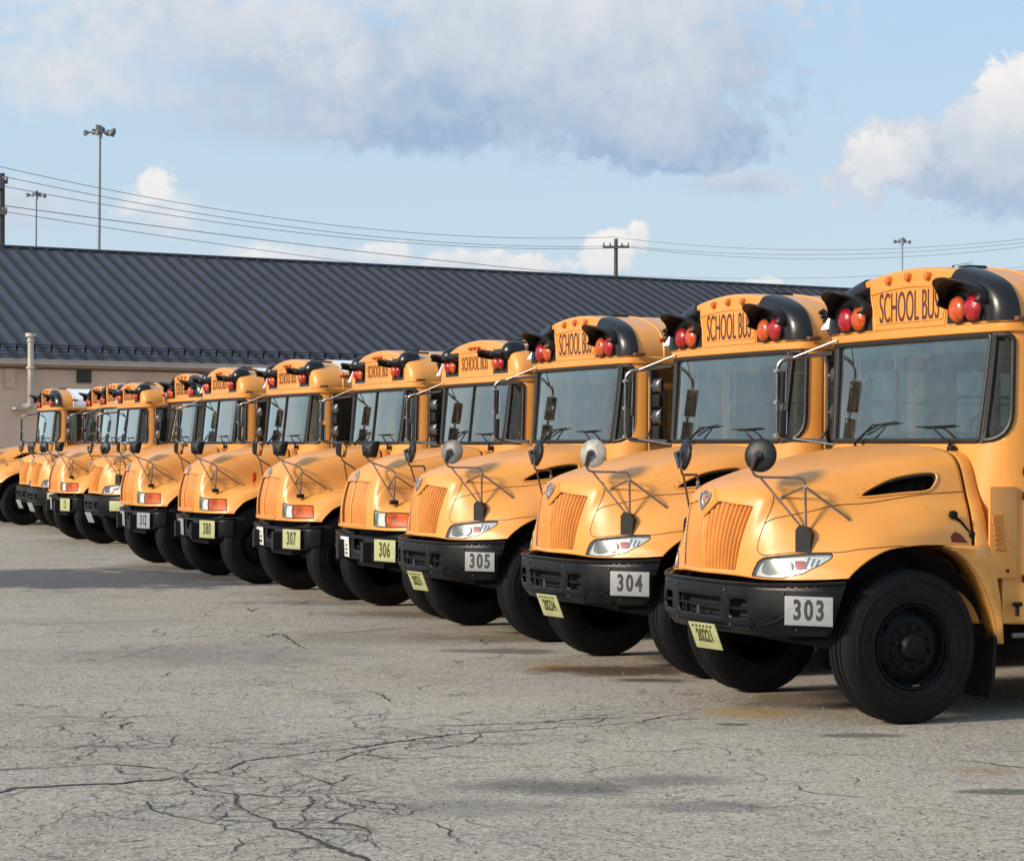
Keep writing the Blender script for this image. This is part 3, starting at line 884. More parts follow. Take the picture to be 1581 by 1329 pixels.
            bz.build('headlight_bezel', mat('bezel', (.12, .05, .02), .5), h)
    # ---- rear leg of the fender, cowl side panel, wheel housing, mud flap
    for sd in (1, -1):
        f = MB()
        vv = np.linspace(2.2, 7, 40) * sd
        base = S_at(net, [0.0] * 40, vv, .0)
        rows = []
        for dx, ins in ((-.022, .03), (-.024, .004), (-.03, 0), (-.10, .0), (-.115, .006), (-.12, .04)):
            row = []
            for p in base:
                k = 1 - ins / max(.3, abs(p[1])); low = np.clip((1.62 - p[2]) / .5, 0, 1)
                row.append((p[0] + dx * (1 + .25 * low) + (0 if dx > -.05 else -.0), p[1] * k + sd * .015 * low, p[2] - ins * .3))
            rows.append(row)
        f.grid(rows)
        ins_ = [(-.22, 1.200), (-.32, 1.168), (-.41, 1.112), (-.50, 1.01), (-.565, .90), (-.62, .77), (-.655, .64), (-.675, .53)]
        ots_ = [(-.24, 1.206), (-.42, 1.206), (-.585, 1.206), (-.628, 1.12), (-.660, 1.0), (-.692, .84), (-.715, .68), (-.722, .53)]
        yo = 1.19
        for (a, b, c, d, yy) in [(0, 0, 0, 0, 0)]:
            f.grid([[(p[0], (yo - .16) * sd, p[1]) for p in ins_], [(p[0] - .003, yo * sd, p[1]) for p in ins_], [(p[0] * .35 + q[0] * .65, (yo + .012) * sd, p[1] * .35 + q[1] * .65) for p, q in zip(ins_, ots_)],
                    [(q[0], (yo - .005) * sd, q[1]) for q in ots_], [(q[0] - .002, (yo - .09) * sd, q[1]) for q in ots_]])
        fp = f.build('fender_rear', YEL, root, norm=False, ang=40)
        orient(fp, lambda c: (-.1 if c.x < -.6 else .1, c.y, .35)); solid(fp, .008)
        # cowl side panel with a pressed louvre
        c = MB(); y = 1.190 * sd
        X1, X2, Z1, Z2 = -.60, -.825, .98, 1.61
        c.box(((X1 + X2) / 2, y - .012 * sd, (Z1 + Z2) / 2), (abs(X1 - X2), .022, Z2 - Z1), bev=.006)
        cp = c.build('cowl_panel', YEL, root)
        lo = MB(); v2 = [(-.605, 1.42), (-.700, 1.43), (-.735, 1.16), (-.655, 1.17)]
        lo.grid([[(x, y + .003 * sd, z) for x, z in v2 + v2[:1]], [(x * .9 - .068 + (0), y + .010 * sd, z * .9 + .13) for x, z in v2 + v2[:1]]])
        for k in range(7):
            z = 1.20 + .033 * k
            lo.box((-.672 + .002 * k, y + .006 * sd, z), (.085, .008, .012), Matrix.Rotation(R(35), 3, 'Y'))
        lo.build('louvre', YGRILLE, cp)
        MB().lathe([(.012, 0), (.012, .008 * sd), (.0005, .01 * sd)], 'y', (-.745, y, 1.03), 10).build('fastener', DARK, cp)
        # lower cowl wall behind the fender
        MB().box((-.775, 1.08 * sd, 1.14), (.10, .16, .94)).build('cowl_filler', YEL, root)
        # wheel housing
        w = MB(); n = 20; cxw = .0
        Wp = [(-.66, .56)] + [(.64 * math.cos(t) * (1.0) + .0, .55 + .64 * math.sin(t)) for t in np.linspace(math.pi * .98, .25, n)]
        w.grid([[(a, yy * sd, b) for a, b in Wp] for yy in (.55, .8, 1.05)])
        w.poly([(a, .55 * sd, b) for a, b in Wp])
        w.build('wheel_housing', DARK, root)
        mf = MB().box((-.66, 1.00 * sd, .40), (.02, .34, .50), Matrix.Rotation(R(-4), 3, 'Y'), bev=.005).build('mud_flap', RUBBER, root)
        # marker lamp, latch, reflector
        lt = MB(); pl_ = [tuple(p) for p in S_at(net, [.42], [5.3 * sd], .018)]
        a = Vector(pl_[0]); lt.tube([a, a + Vector((-.06, .012 * sd, -.05)), a + Vector((-.115, .02 * sd, -.12))], [.012, .01, .014], 8)
        lt.box(a + Vector((-.165, .02 * sd, -.185)), (.055, .035, .15), Matrix.Rotation(R(-38), 3, 'Y').inverted() if False else Matrix.Rotation(R(35), 3, 'Y'), bev=.01)
        lt.lathe([(.03, -.01 * sd), (.03, .015 * sd), (.02, .022 * sd), (.0005, .024 * sd)], 'y', a, 14)
        lt.build('hood_latch', RUBBER, root)
        if A:
            patch(net, [(.52, 6.82 * sd), (.53, 6.45 * sd), (.42, 6.2 * sd), (.28, 6.35 * sd), (.10, 6.82 * sd)], .003, (.1, .1)).build('side_reflector', mat('maroon_reflector', (.16, .030, .012), .5, spec=.2), root, norm=False)
        else:
            tl = MB(); b_ = Vector(S_at(net, [1.5], [4.6 * sd], .0)[0])
            tl.tube([b_, b_ + Vector((0, 0, .07))], .012, 8); tl.box(b_ + Vector((0, 0, .12)), (.06, .05, .12), bev=.012)
            tl.build('fender_signal', AMBER, root)
    # hood rear corner bumpers and engine bay block so nothing shows through the gaps
    MB().box((.02, 0, .98), (1.0, .92, .50)).build('engine_block', DARK, root)
    MB().box((-.585, 0, 1.12), (.05, 1.78, .95)).build('firewall', DARK, root)
    # ---- bumper
    if A:
        bp = [(1.02, 0), (1.012, .3), (.965, .6), (.87, .8), (.755, .97), (.64, 1.09), (.53, 1.165)]
        z0, z1 = .585, .935
    else:
        bp = [(.715, 0), (.712, .3), (.70, .6), (.66, .85), (.58, 1.06), (.50, 1.15), (.40, 1.19)]
        z0, z1 = .60, .865
    q = []
    for i in range(len(bp) - 1):
        p0 = bp[i - 1] if i else (bp[1][0], -bp[1][1]); p1, p2 = bp[i], bp[i + 1]; p3 = bp[min(i + 2, len(bp) - 1)]
        for j in range(6):
            t = j / 6; q.append(tuple(0.5 * (2 * p1[a] + (p2[a] - p0[a]) * t + (2 * p0[a] - 5 * p1[a] + 4 * p2[a] - p3[a]) * t * t + (3 * p1[a] - p0[a] - 3 * p2[a] + p3[a]) * t ** 3) for a in (0, 1)))
    q.append(bp[-1]); q = np.array(q); qs = np.concatenate([[0], np.cumsum(np.linalg.norm(np.diff(q, axis=0), axis=1))]); qm = float(qs[-1])

    def bpt(s_, z, off=0.0):
        a = abs(s_); x = np.interp(a, qs, q[:, 0]); y = np.interp(a, qs, q[:, 1]); e = .01
        tx = np.interp(a + e, qs, q[:, 0]) - np.interp(a - e, qs, q[:, 0]); ty = np.interp(a + e, qs, q[:, 1]) - np.interp(a - e, qs, q[:, 1])
        if a < e: tx = 0
        L = math.hypot(tx, ty); nx, ny = ty / L, -tx / L
        k = (z - z0) / (z1 - z0); bul = (-.06 * max(0, .32 - k) / .32 + .012 * math.sin(math.pi * min(max(k, 0), 1))) if A else (.004 * math.sin(math.pi * min(max(k, 0), 1)) - .03 * max(0, .25 - k))
        return (float(x + nx * (off + bul)), float((y + ny * (off + bul)) * (1 if s_ >= 0 else -1)), float(z))
    sy = lambda y: float(np.interp(y, q[:, 1], qs))
    if A:
        bo_ = [(-qm, z1 + .03), (-qm + .10, z0 + .02), (-sy(.7), z0), (sy(.7), z0), (qm - .10, z0 + .02), (qm, z1 + .03), (sy(.75), z1), (-sy(.75), z1)]
        hs = [rounded([(-.31, .69), (.31, .69), (.33, .83), (-.33, .83)], [.03] * 4)] + [rounded([(s_ * .42, .69), (s_ * .62, .70), (s_ * .61, .83), (s_ * .43, .83)], [.04] * 4) for s_ in (1, -1)]
    else:
        bo_ = [(-qm, z1), (-qm, z0 + .05), (-sy(1.0), z0), (sy(1.0), z0), (qm, z0 + .05), (qm, z1)]
        hs = [[(s_ * .98, .72), (s_ * .76, .72), (s_ * .76, .83), (s_ * .98, .83)] for s_ in (1, -1)] + [rounded([(-.10, .71), (.24, .71), (.24, .83), (-.10, .83)], [.02] * 4)]
        hs = [hs[1], hs[2]]
    v2, f2 = cdt(densify(bo_, .05), [densify(h_, .04) for h_ in hs], (.06, .04))
    b_ = MB().add([bpt(a, b) for a, b in v2], f2)
    # top flange
    st = np.linspace(-qm, qm, 50)
    b_.grid([[bpt(s_, z1 + (.03 * max(0, (abs(s_) - sy(.75)) / (qm - sy(.75)))), o_) for s_ in st] for o_ in (0, -.02, -.09)])
    bu = b_.build('bumper', BUMPER, root, norm=False, ang=35)
    orient(bu, lambda c: (.5, c.y, 1.5 * (1 if c.z > z1 - .004 else 0))); solid(bu, .03)
    tb = MB()
    tb.tube([bpt(s_, z1 + (.03 * max(0, (abs(s_) - sy(.75)) / (qm - sy(.75)))), .002) for s_ in st], .013, 6)
    if A:
        for s_ in (1, -1):
            tb.tube([bpt(s_ * a, b, .002) for a, b in ((.66, .655), (.76, .67), (.86, .70), (.94, .745), (.985, .80))], [.004, .010, .012, .010, .004], 6)
        tb.tube([bpt(a, .632, .002) for a in np.linspace(-.62, .62, 24)], .010, 6)
        tb.tube([bpt(a, .665, .002) for a in np.linspace(-.66, .66, 24)], .008, 6)
    tb.build('bumper_ribs', BUMPER, bu)
    bb = MB(); bb.box(((.86 if A else .58), 0, .76), (.12, 1.3 if A else 1.9, .2)); bb.build('bumper_beam', DARK, bu)
    if A:
        bar = MB(); bar.tube([bpt(a, .765, -.02) for a in np.linspace(-.66, .66, 20)], .012, 6)
        bar.tube([bpt(-.2, .70, -.015), bpt(-.2, .76, -.015)], .012, 6); bar.tube([bpt(-.1, .70, -.015), bpt(-.12, .76, -.015)], .008, 6)
        bar.build('bumper_slat', BUMPER, bu)
        MB().tube([bpt(.0, .70, -.01), bpt(.005, .755, -.005)], [.016, .012], 8).build('tow_pin', STEEL, bu)
    else:
        for s_ in (-.87, .07):
            th = MB(); th.tube([bpt(s_ - .05, .735, -.01), bpt(s_, .755, .0), bpt(s_ + .05, .735, -.01)], .014, 6); th.lathe([(.02, 0), (.02, .03), (.0005, .032)], 'x', bpt(s_, .79, -.05), 12)
            th.build('tow_hook', BUMPER, bu)
    bolts = MB()
    for s_ in ((-.36, .36, -.9, .9) if A else (-.5, .5)):
        bolts.lathe([(.014, 0), (.012, .008), (.0005, .01)], 'x', bpt(s_, z1 - .05, .0), 8)
        bolts.lathe([(.012, 0), (.010, .008), (.0005, .01)], 'x', bpt(s_ * 1.1, z0 + .06, .0), 8)
    bolts.build('bolts', STEEL, bu)
    root['_n'] = 0
    # ---- chassis underneath
    ch = MB()
    for s_ in (1, -1): ch.box((-4.2, .42 * s_, .70), (10.0, .08, .22))
    ch.box((0, 0, .50), (.14, 1.5, .14)); ch.box((-6.9, 0, .52), (.25, 1.5, .25)); ch.lathe([(.02, -.3), (.22, -.1), (.22, .1), (.02, .3)], 'y', (-6.9, 0, .52), 16)
    ch.box((.30, 0, .62), (.5, .9, .2)); ch.box((-1.6, .78, .52), (1.1, .5, .3), bev=.04); ch.box((-1.3, -.78, .45), (.8, .5, .25), bev=.03)
    ch.box((-5.4, 0, .90), (8.9, 2.34, .20))
    ch.build('chassis', DARK, root)
    MB().box((-.93, 1.20, .585), (.30, .05, .035), bev=.008).build('battery_step', STEEL, root)
    mb_ = MB(); mb_.tube([(-.81, 1.215, .80), (-.81, 1.215, .72)], [.016, .013], 8); mb_.tube([(-.845, 1.215, .80), (-.775, 1.215, .80)], .016, 8)
    mb_.build('side_latch', RUBBER, root)
    # ---- wheels
    wheel(root, 1.17, 0, side=1); wheel(root, -1.17, 0, side=-1); wheel(root, 1.19, -6.9, True, 1); wheel(root, -1.19, -6.9, True, -1)
    # ---- interior
    MB().box((-5.4, 0, 1.015), (8.8, 2.3, .02)).build('cabin_floor', SEAT, root)
    MB().box((-.86, 0, 1.55), (.34, 2.1, .62), bev=.05).build('dashboard', DARK, root)
    stw = MB(); c0 = Vector((-1.02, .62, 1.90)); rq = Matrix.Rotation(R(-62), 3, 'Y')
    stw.tube([c0 + rq @ Vector((.23 * math.cos(t), .23 * math.sin(t), 0)) for t in np.linspace(0, 2 * math.pi, 24, endpoint=False)], .014, 6, closed=True)
    for t in (0, 2.1, 4.2): stw.tube([c0, c0 + rq @ Vector((.22 * math.cos(t), .22 * math.sin(t), 0))], .012, 6)
    stw.tube([c0, c0 + Vector((.12, 0, -.22))], .03, 8)
    stw.build('steering_wheel', DARK, root)
    for k, (x, y, w_) in enumerate([(-1.85, .62, .5)] + [(-2.7 - .72 * i, s_ * .68, .95) for i in range(9) for s_ in (1, -1)]):
        st_ = MB(); st_.box((x, y, 1.42), (.42, w_, .12), bev=.04); st_.box((x - .22, y, 1.72), (.10, w_, .62), Matrix.Rotation(R(-8), 3, 'Y'), bev=.045); st_.box((x, y, 1.2), (.3, w_ * .6, .36))
        st_.build('driver_seat' if k == 0 else 'bench_seat', SEAT, root)
    # ---- warning lamps and hoods over them
    fx = -.717
    for sd in (1, -1):
        if A:
            hg = MB(); pr_ = [(y, z) for y, z in RP if y < 1.21][::-1]
            pr_ = [p for p in pr_ if p[0] > .60]; rows = []
            def sc(y, z, o_):  # inset/outset relative to the roof outline
                L_ = math.hypot(y * .5, z - zb + .25); return (y + o_ * (y * .5) / L_, z + o_ * (z - zb + .25) / L_)
            for X_, ky, dz, o_ in ((-.722, .895, .055, -.125), (-.695, .895, .055, -.105), (-.688, .90, .05, -.055), (-.690, .91, .045, -.02), (-.700, .922, .032, .002), (-.722, .935, .02, .014), (-.755, .962, .008, .018), (-.80, .984, .002, .020), (-.832, .992, 0, .018), (-.845, .995, 0, .0)):
                row = []
                for y, z in pr_:
                    yy, zz = sc(y * ky, zb + (z - zb) * (1 - dz), o_); row.append((X_, yy * sd, max(zz, zb + .012)))
                rows.append(row)
            hg.grid(rows)
            # close the inner end
            hg.poly([r_[0] for r_ in rows])
            h_ = hg.build('lamp_hood', GLOSSBLACK, root, ang=50)
            pn = [(.50, zb + .015), (1.00, zb + .015), (.98, zb + .14), (.90, zb + .25), (.78, zb + .31), (.62, zb + .335), (.525, zb + .345)]
            yl = (.655, .845); lz = zb + .108; rl = .096
        else:
            dm_ = MB(); rows = []
            for i in range(9):
                t = i / 8 * math.pi
                rows.append([(-.80 + .15 * math.cos(t) , (.91 + .125 * math.sin(t) * math.cos(p)) * sd, zb + .265 + .125 * math.sin(t) * math.sin(p)) for p in np.linspace(0, 2 * math.pi, 17)])
            dm_.grid(rows); dm_.tube([(-.78, .80 * sd, zb + .385), (-1.0, 1.04 * sd, zb + .36)], .014, 6)
            h_ = dm_.build('lamp_hood', GLOSSBLACK, root, ang=50)
            pn = [(.535, zb + .03), (.93, zb + .03), (.93, zb + .22), (.90, zb + .30), (.535, zb + .30)]
            yl = (.645, .80); lz = zb + .145; rl = .078
        p_ = MB(); p_.prism([(fx - .004, y * sd, z) for y, z in pn], (.012, 0, 0)); 
        pb = p_.build('lamp_panel', GLOSSBLACK, root, smooth=False)
        for y, mt in zip(yl, (AMBER, RED)):
            l_ = MB(); l_.lathe([(rl, 0), (rl, .008), (rl * .97, .020), (rl * .84, .040), (rl * .55, .055), (rl * .25, .062), (.0005, .063)], 'x', (fx + .008, y * sd, lz), 28)
            lo_ = l_.build('warning_lamp', mt, root)
            rb = MB()
            rb.lathe([(rl + .009, 0), (rl + .009, .020), (rl - .001, .022)], 'x', (fx + .008, y * sd, lz), 28)
            rb.build('lens_ring', GLOSSBLACK, lo_)
        # visor
        v_ = MB(); yc = sum(yl) / 2 + (.01 if A else 0)
        hw = .265 if A else .20
        rows = []
        for X_, kk in ((fx - .01, 1.0), (fx + .09, 1.0), (fx + .175, .98), (fx + .25, .90)):
            f_ = (X_ - fx) / .255
            row = []
            for t in np.linspace(-.12 * math.pi, 1.12 * math.pi, 25):
                c_ = math.cos(t); s_ = math.sin(t)
                yy = yc + hw * c_ * kk; zz = lz + rl * (.55 if A else .75) + (.125 if A else .05) * max(s_, -.4) + .03 * f_
                xx = X_ - (.16 * abs(c_) ** 3 * f_ if A else .05 * abs(c_) ** 4 * f_)
                row.append((xx, yy * sd, zz))
            rows.append(row)
        v_.grid(rows); vo = v_.build('lamp_visor', BLACK, root, norm=False, ang=50); solid(vo, .012, 0)
        # brackets and strobe-like marker beside the lamps
        MB().box((-.83, 1.235 * sd, zb + .02), (.11, .05, .03), bev=.006).build('mirror_bracket_mount', mat('rusty_mount', (.16, .06, .035), .6), root)
    # white lamp and black heat-sink fin at the right hand end of the cap
    wl = MB(); wl.grid([[(-.74 + .02 * math.cos(t), -1.13 - .055 * f_, zb + .05 + .16 * (1 - f_ * .35) * math.sin(t / 2 + .0)) for t in np.linspace(0, math.pi, 9)] for f_ in np.linspace(0, 2.2, 6)])
    wlo = wl.build('side_lamp', WHITE, root); solid(wlo, .02, 0)
    fn = MB()
    for k in range(5): fn.box((-.80, -1.25 - .03 * k, zb + .06 + .035 * k), (.06, .035, .022), Matrix.Rotation(R(30), 3, 'X'))
    fn.box((-.81, -1.31, zb + .13), (.02, .03, .24), Matrix.Rotation(R(40), 3, 'X')); fn.build('side_lamp_fins', DARK, root)
    # ---- marquee
    mq = MB(); ty, by = (.535, .465) if A else (.52, .52)
    cr = lambda y: np.interp(abs(y), [p[0] for p in RP[::-1]], [p[1] for p in RP[::-1]])
    top = [(y, zb + (cr(y) - zb) * .945 - .045) for y in np.linspace(-ty, ty, 15)]
    poly_ = [(-by, zb + .01)] + top + [(by, zb + .01)]
    mq.prism([(fx - .003, y, z) for y, z in poly_], (.010, 0, 0))
    mo = mq.build('marquee', YEL, root, ang=30)
    rb = MB()
    zl = lambda y: zb + (cr(y) - zb) * .945 - (.115 if A else .13)
    if A:
        rb.tube([(fx + .010, y, zl(y)) for y in np.linspace(-ty + .03, ty - .03, 15)], .009, 6)
        rb.tube([(fx + .010, -ty + .03, zl(-ty)), (fx + .010, -by + .02, zb + .05)], .004, 5); rb.tube([(fx + .010, ty - .03, zl(ty)), (fx + .010, by - .02, zb + .05)], .004, 5)
        rb.tube([(fx + .010, -by + .03, zb + .055), (fx + .010, by - .03, zb + .055)], .007, 6)
    else:
        rb.tube([(fx + .008, -.48, zb + .29), (fx + .008, .28, zb + .31)], .012, 6)
    rb.build('marquee_frame', YEL, mo)
    if A: tx = place_text('SCHOOL BUS', .325, (fx + .010, .005, zb + .158), (0, 1, 0), (0, 0, 1), .002, .405, 1.0, -.004)
    else: tx = place_text('SCHOOL BUS', .225, (fx + .010, -.02, zb + .155), (0, 1, 0), (0, 0, 1), .002, .58)
    tx.build('school_bus_lettering', LETTER if A else mat('faded_lettering', (.22, .07, .02), .6), mo, smooth=False)
    for y in ((-.26, 0, .26) if A else (-.14, -.02, .10)):
        z = zb + (cr(y) - zb) * .945 - (.048 if A else .07)
        ml = MB(); rl_ = .034 if A else .035
        ml.lathe([(rl_, 0), (rl_, .012), (rl_ * .75, .032), (.0005, .038)], 'x', (fx + .004, 0, 0), 18)
        if not A: ml.v = [(a, b * 1.5, c * .55) for a, b, c in ml.v]
        ml.v = [(a, b + y, c + z) for a, b, c in ml.v]
        ml.build('marker_light', mat('marker_amber', (.55, .14, .02), .25) if A else DAMBER, root)
    rv = MB(); rv.box((-1.02, .36, crown - .016), (.17, .12, .03), bev=.012); rv.build('roof_vent', BLACK, root)
    an = MB(); an.tube([(-1.1, .0, crown - .005), (-1.1, 0, crown + .03)], .01, 6); an.tube([(-1.1, 0, crown + .03), (-1.28, -.01, crown + (.06 if A else .34))], .0022, 5); an.build('antenna', DARK, root)
    MB().box((-1.15, 1.165, zb + .17), (.14, .05, .035), bev=.01).build('side_marker', DAMBER, root)
    # ---- wipers
    for y0, y1, z1_ in ((-.52, -.02, .14), (.72, .25, .10)):
        w = MB(); s0, s1 = (s_of_y(abs(y0)) * (1 if y0 > 0 else -1)), (s_of_y(abs(y1)) * (1 if y1 > 0 else -1))
        a = shell(s0, wb - .06, .035); b = shell(s0 + (s1 - s0) * .45, wb + z1_ * .85, .05); c = shell(s1, wb + z1_, .022)
        w.tube([a, (a[0] + .02, a[1], a[2] + .04), b], [.016, .012, .007], 6)
        d0 = shell(s0 + (s1 - s0) * .05, wb + .05 + (.0 if y0 < 0 else .06), .014); w.tube([d0, shell((s0 + s1) / 2, wb + .05 + z1_ * .5, .016), c], [.006, .009, .006], 5); w.tube([b, shell((s0 + s1) / 2, wb + .05 + z1_ * .5, .016)], .006, 5)
        w.box(a, (.05, .06, .05), bev=.012)
        w.build('wiper', BLACK, root)
    # ---- cross-view mirrors on the fenders
    for sd in (1, -1):
        if A: foot = Vector((.642, .83, 1.262)); top = Vector((.62, .775, 1.665)); arm = Vector((.885, .54, 1.665)); head = Vector((.845, .56, 1.815)); br1 = Vector((.70, .585, 1.525)); br2 = Vector((.358, .93, 1.38)); nrm = Vector((-.78, -.62, -.12))
        else: foot = Vector((.545, .74, 1.255)); top = Vector((.50, .66, 1.60)); arm = Vector((.74, .44, 1.70)); head = Vector((.72, .47, 1.84)); br1 = Vector((.58, .56, 1.36)); br2 = Vector((.2, .72, 1.34)); nrm = Vector((-.80, -.40, -.10))
        fl = lambda p: Vector((p[0], p[1] * sd, p[2]))
        t = MB(); t.tube([fl(p) for p in arc_pts([foot, top, arm, (arm + head) / 2 + Vector((.03, -.02, 0)), head + Vector((.015, 0, -.02))], .06)], .0095, 7)
        t.tube([fl(arm + Vector((-.03, .03, 0))), fl(foot + Vector((0, 0, .03)))], .0085, 6)
        mid = top * .85 + foot * .15
        t.tube([fl(mid), fl(br1)], .0085, 6); t.tube([fl(mid), fl(br2)], .0085, 6)
        fm = t.build('fender_mirror', TUBE, root)
        for q_ in (br1, mid): MB().lathe([(.013, -.01), (.013, .01), (.0005, .011)], 'z', fl(q_), 8).build('mirror_bolt', CHROME, fm)
        if sd < 0 and not A: nrm = Vector((-.75, -.62, -.15))
        n_ = Vector((nrm.x, nrm.y * (sd if not A else 1) * 1.0, nrm.z)) if A is False else Vector((-.78, -.62 if sd > 0 else .15, -.12))
        rt = n_.to_track_quat('Z', 'Y').to_matrix(); rd = .112
        hd = MB(); hc = fl(head)
        hd.lathe([(.0005, -.030), (.03, -.030), (.085, -.025), (rd - .006, -.014), (rd + .004, -.006), (rd + .006, .006), (rd, .012), (rd - .008, .012)], 'z', hc, 32, rot=rt)
        if not A:                                   # the older buses carry squarish heads
            zx = Vector((0, 0, 1)).cross(n_).normalized(); zy = n_.normalized().cross(zx); rt = Matrix((zx, zy, n_.normalized())).transposed()
            hd = MB(); q0 = [(-.125, .085), (.125, .085), (.085, -.10), (-.085, -.10)]
            hd.grid([[hc + rt @ Vector((a * k_, b * k_, d_)) for a, b in rounded(q0, [.03] * 4) + [rounded(q0, [.03] * 4)[0]]] for k_, d_ in ((.02, -.07), (.55, -.068), (.86, -.045), (1, .0), (1, .015), (.93, .018))])
            gb = MB().grid([[hc + rt @ Vector((a * k_, b * k_, d_)) for a, b in rounded(q0, [.03] * 4) + [rounded(q0, [.03] * 4)[0]]] for k_, d_ in ((.94, .014), (.7, .028), (.35, .036), (.01, .038))])
        ho = hd.build('mirror_back', BLACK, fm); ho.material_slots[0].link = 'OBJECT'; ho.material_slots[0].material = BLACK
        MB().lathe([(rd - .006, .010), (rd * .7, .030), (rd * .35, .040), (.0005, .043)], 'z', hc, 32, rot=rt).build('mirror_glass', MIRRORG, ho) if A else gb.build('mirror_glass', MIRRORG, ho)
        bs = MB(); bs.tube([hc - rt @ Vector((0, 0, .04)), hc - rt @ Vector((0, 0, .075)), fl(arm) + Vector((.02, 0, .05))], [.028, .018, .012], 8); bs.build('swivel', STEEL, ho)
        if A:
            sgp = MB(); f0_ = foot + Vector((.01, .01, -.01)); sg = [(-.055, -.09), (.055, -.09), (.055, .03), (.03, .075), (-.03, .09), (-.055, .06)]
            Fv = Vector((.80, .60 * sd, 0)); Rv = Vector((-.60 * sd, .80, 0)) if sd > 0 else Vector((.60, .80, 0))
            sgp.prism([fl(f0_) + Rv * a + Vector((0, 0, b)) - Fv * .03 for a, b in sg], Fv * .075)
            sgp.build('mirror_foot', BLACK, fm, smooth=False)
        else:
            MB().box(fl(foot), (.09, .07, .05), bev=.012).build('mirror_foot', BLACK, fm)
    # ---- rear-view mirror on the door side: a loop of tube reaching forward from the corner
    lp = MB(); sT_, sB_ = (-.72, -1.09, wt - .05), (-.66, -1.06, wb + .0)
    lp.tube(arc_pts([sT_, (-.385, -1.36, wt - .10), (-.385, -1.36, wb + .01), sB_], .09), .017, 8)
    lp.tube([(-.70, -.98, zb - .04), (-.46, -1.30, wt - .095)], .009, 7); lp.tube([(-.60, -.85, wb - .03), (-.42, -1.33, wb + .03)], .009, 7)
    lpo = lp.build('mirror_loop', STEEL, root)
    nn = Vector((-.93, .36, -.03)); rt = nn.to_track_quat('Z', 'Y').to_matrix()
    # keep the long side of the head upright
    xax = Vector((0, 0, 1)).cross(nn).normalized(); yax = nn.cross(xax).normalized(); rt = Matrix((xax, yax, nn.normalized())).transposed()
    for zc, hh, dd in ((wb + .42, .25, .03), (wb + .14, .20, .05)):
        hc = Vector((-.40, -1.315, zc)); mh = MB().box(hc, (.185, hh, dd), rt, bev=.014); mo_ = mh.build('mirror_head', BLACK, lpo)
        MB().box(hc + nn.normalized() * (dd / 2 + .001), (.165, hh - .02, .004), rt).build('mirror_glass', MIRRORG, mo_)
    for zc in (wb + .55, wb + .30, wb + .04): MB().box((-.385, -1.36, zc), (.05, .05, .03), bev=.01).build('mirror_clamp', CHROME, lpo)
    # ---- stacked mirrors on the driver's side
    ls = MB(); ls.tube(arc_pts([(-.93, 1.20, wt - .03), (-.90, 1.29, wt - .04), (-.92, 1.31, wt - .14), (-.92, 1.31, wb + .10), (-.92, 1.20, wb + .02)], .05), .012, 8)
    lso = ls.build('mirror_loop', STEEL, root)
    for k, (zc, hh, sh) in enumerate(((wt - .20, .13, 0), (wt - .345, .12, 1), (wt - .50, .14, 0), (wt - .65, .13, 1))):
        c = Vector((-.95, 1.40, zc)); hd = MB()
        if sh == 0:
            rows = [[(c.x + .05 * math.cos(p) * math.cos(t) + .0, c.y + .078 * math.sin(p), c.z + hh * .5 * math.sin(t)) for p in np.linspace(-math.pi / 2, math.pi / 2, 11)] for t in np.linspace(-math.pi / 2, math.pi / 2, 9)]
            hd.grid(rows); mh = hd.build('mirror_head', STEEL, lso)
        else:
            hd.box(c, (.05, .155, hh), bev=.015); mh = hd.build('mirror_head', BLACK, lso)
        MB().box(c + Vector((-.028, 0, 0)), (.004, .14, hh - .02)).build('mirror_glass', MIRRORG, mh)
    for zc in (wt - .20, wt - .5): MB().tube([(-.92, 1.31, zc), (-.95, 1.40, zc)], .009, 6).build('mirror_clamp', CHROME, lso)
    return root, bpt, sy


def spl2(P, n=6):
    out = []; L = len(P)
    for i in range(L - 1):
        p0, p1, p2, p3 = P[max(i - 1, 0)], P[i], P[i + 1], P[min(i + 2, L - 1)]
        for j in range(n):
            t = j / n
            out.append(tuple(0.5 * (2 * p1[a] + (p2[a] - p0[a]) * t + (2 * p0[a] - 5 * p1[a] + 4 * p2[a] - p3[a]) * t * t + (3 * p1[a] - p0[a] - 3 * p2[a] + p3[a]) * t ** 3) for a in (0, 1)))
    out.append(P[-1]); return out


# ---------------------------------------------------------------- where things stand
def ray(px, py): return CAMR.T @ np.array([(px - 790.5) / FPX, (664.5 - py) / FPX, 1.0])
def gnd(px, py):
    d = ray(px, py); p = EYE + d * (-EYE[2] / d[2]); return float(p[0]), float(p[1])
def at(px, py, Y):
    d = ray(px, py); return Vector(EYE + d * Y / d[1])


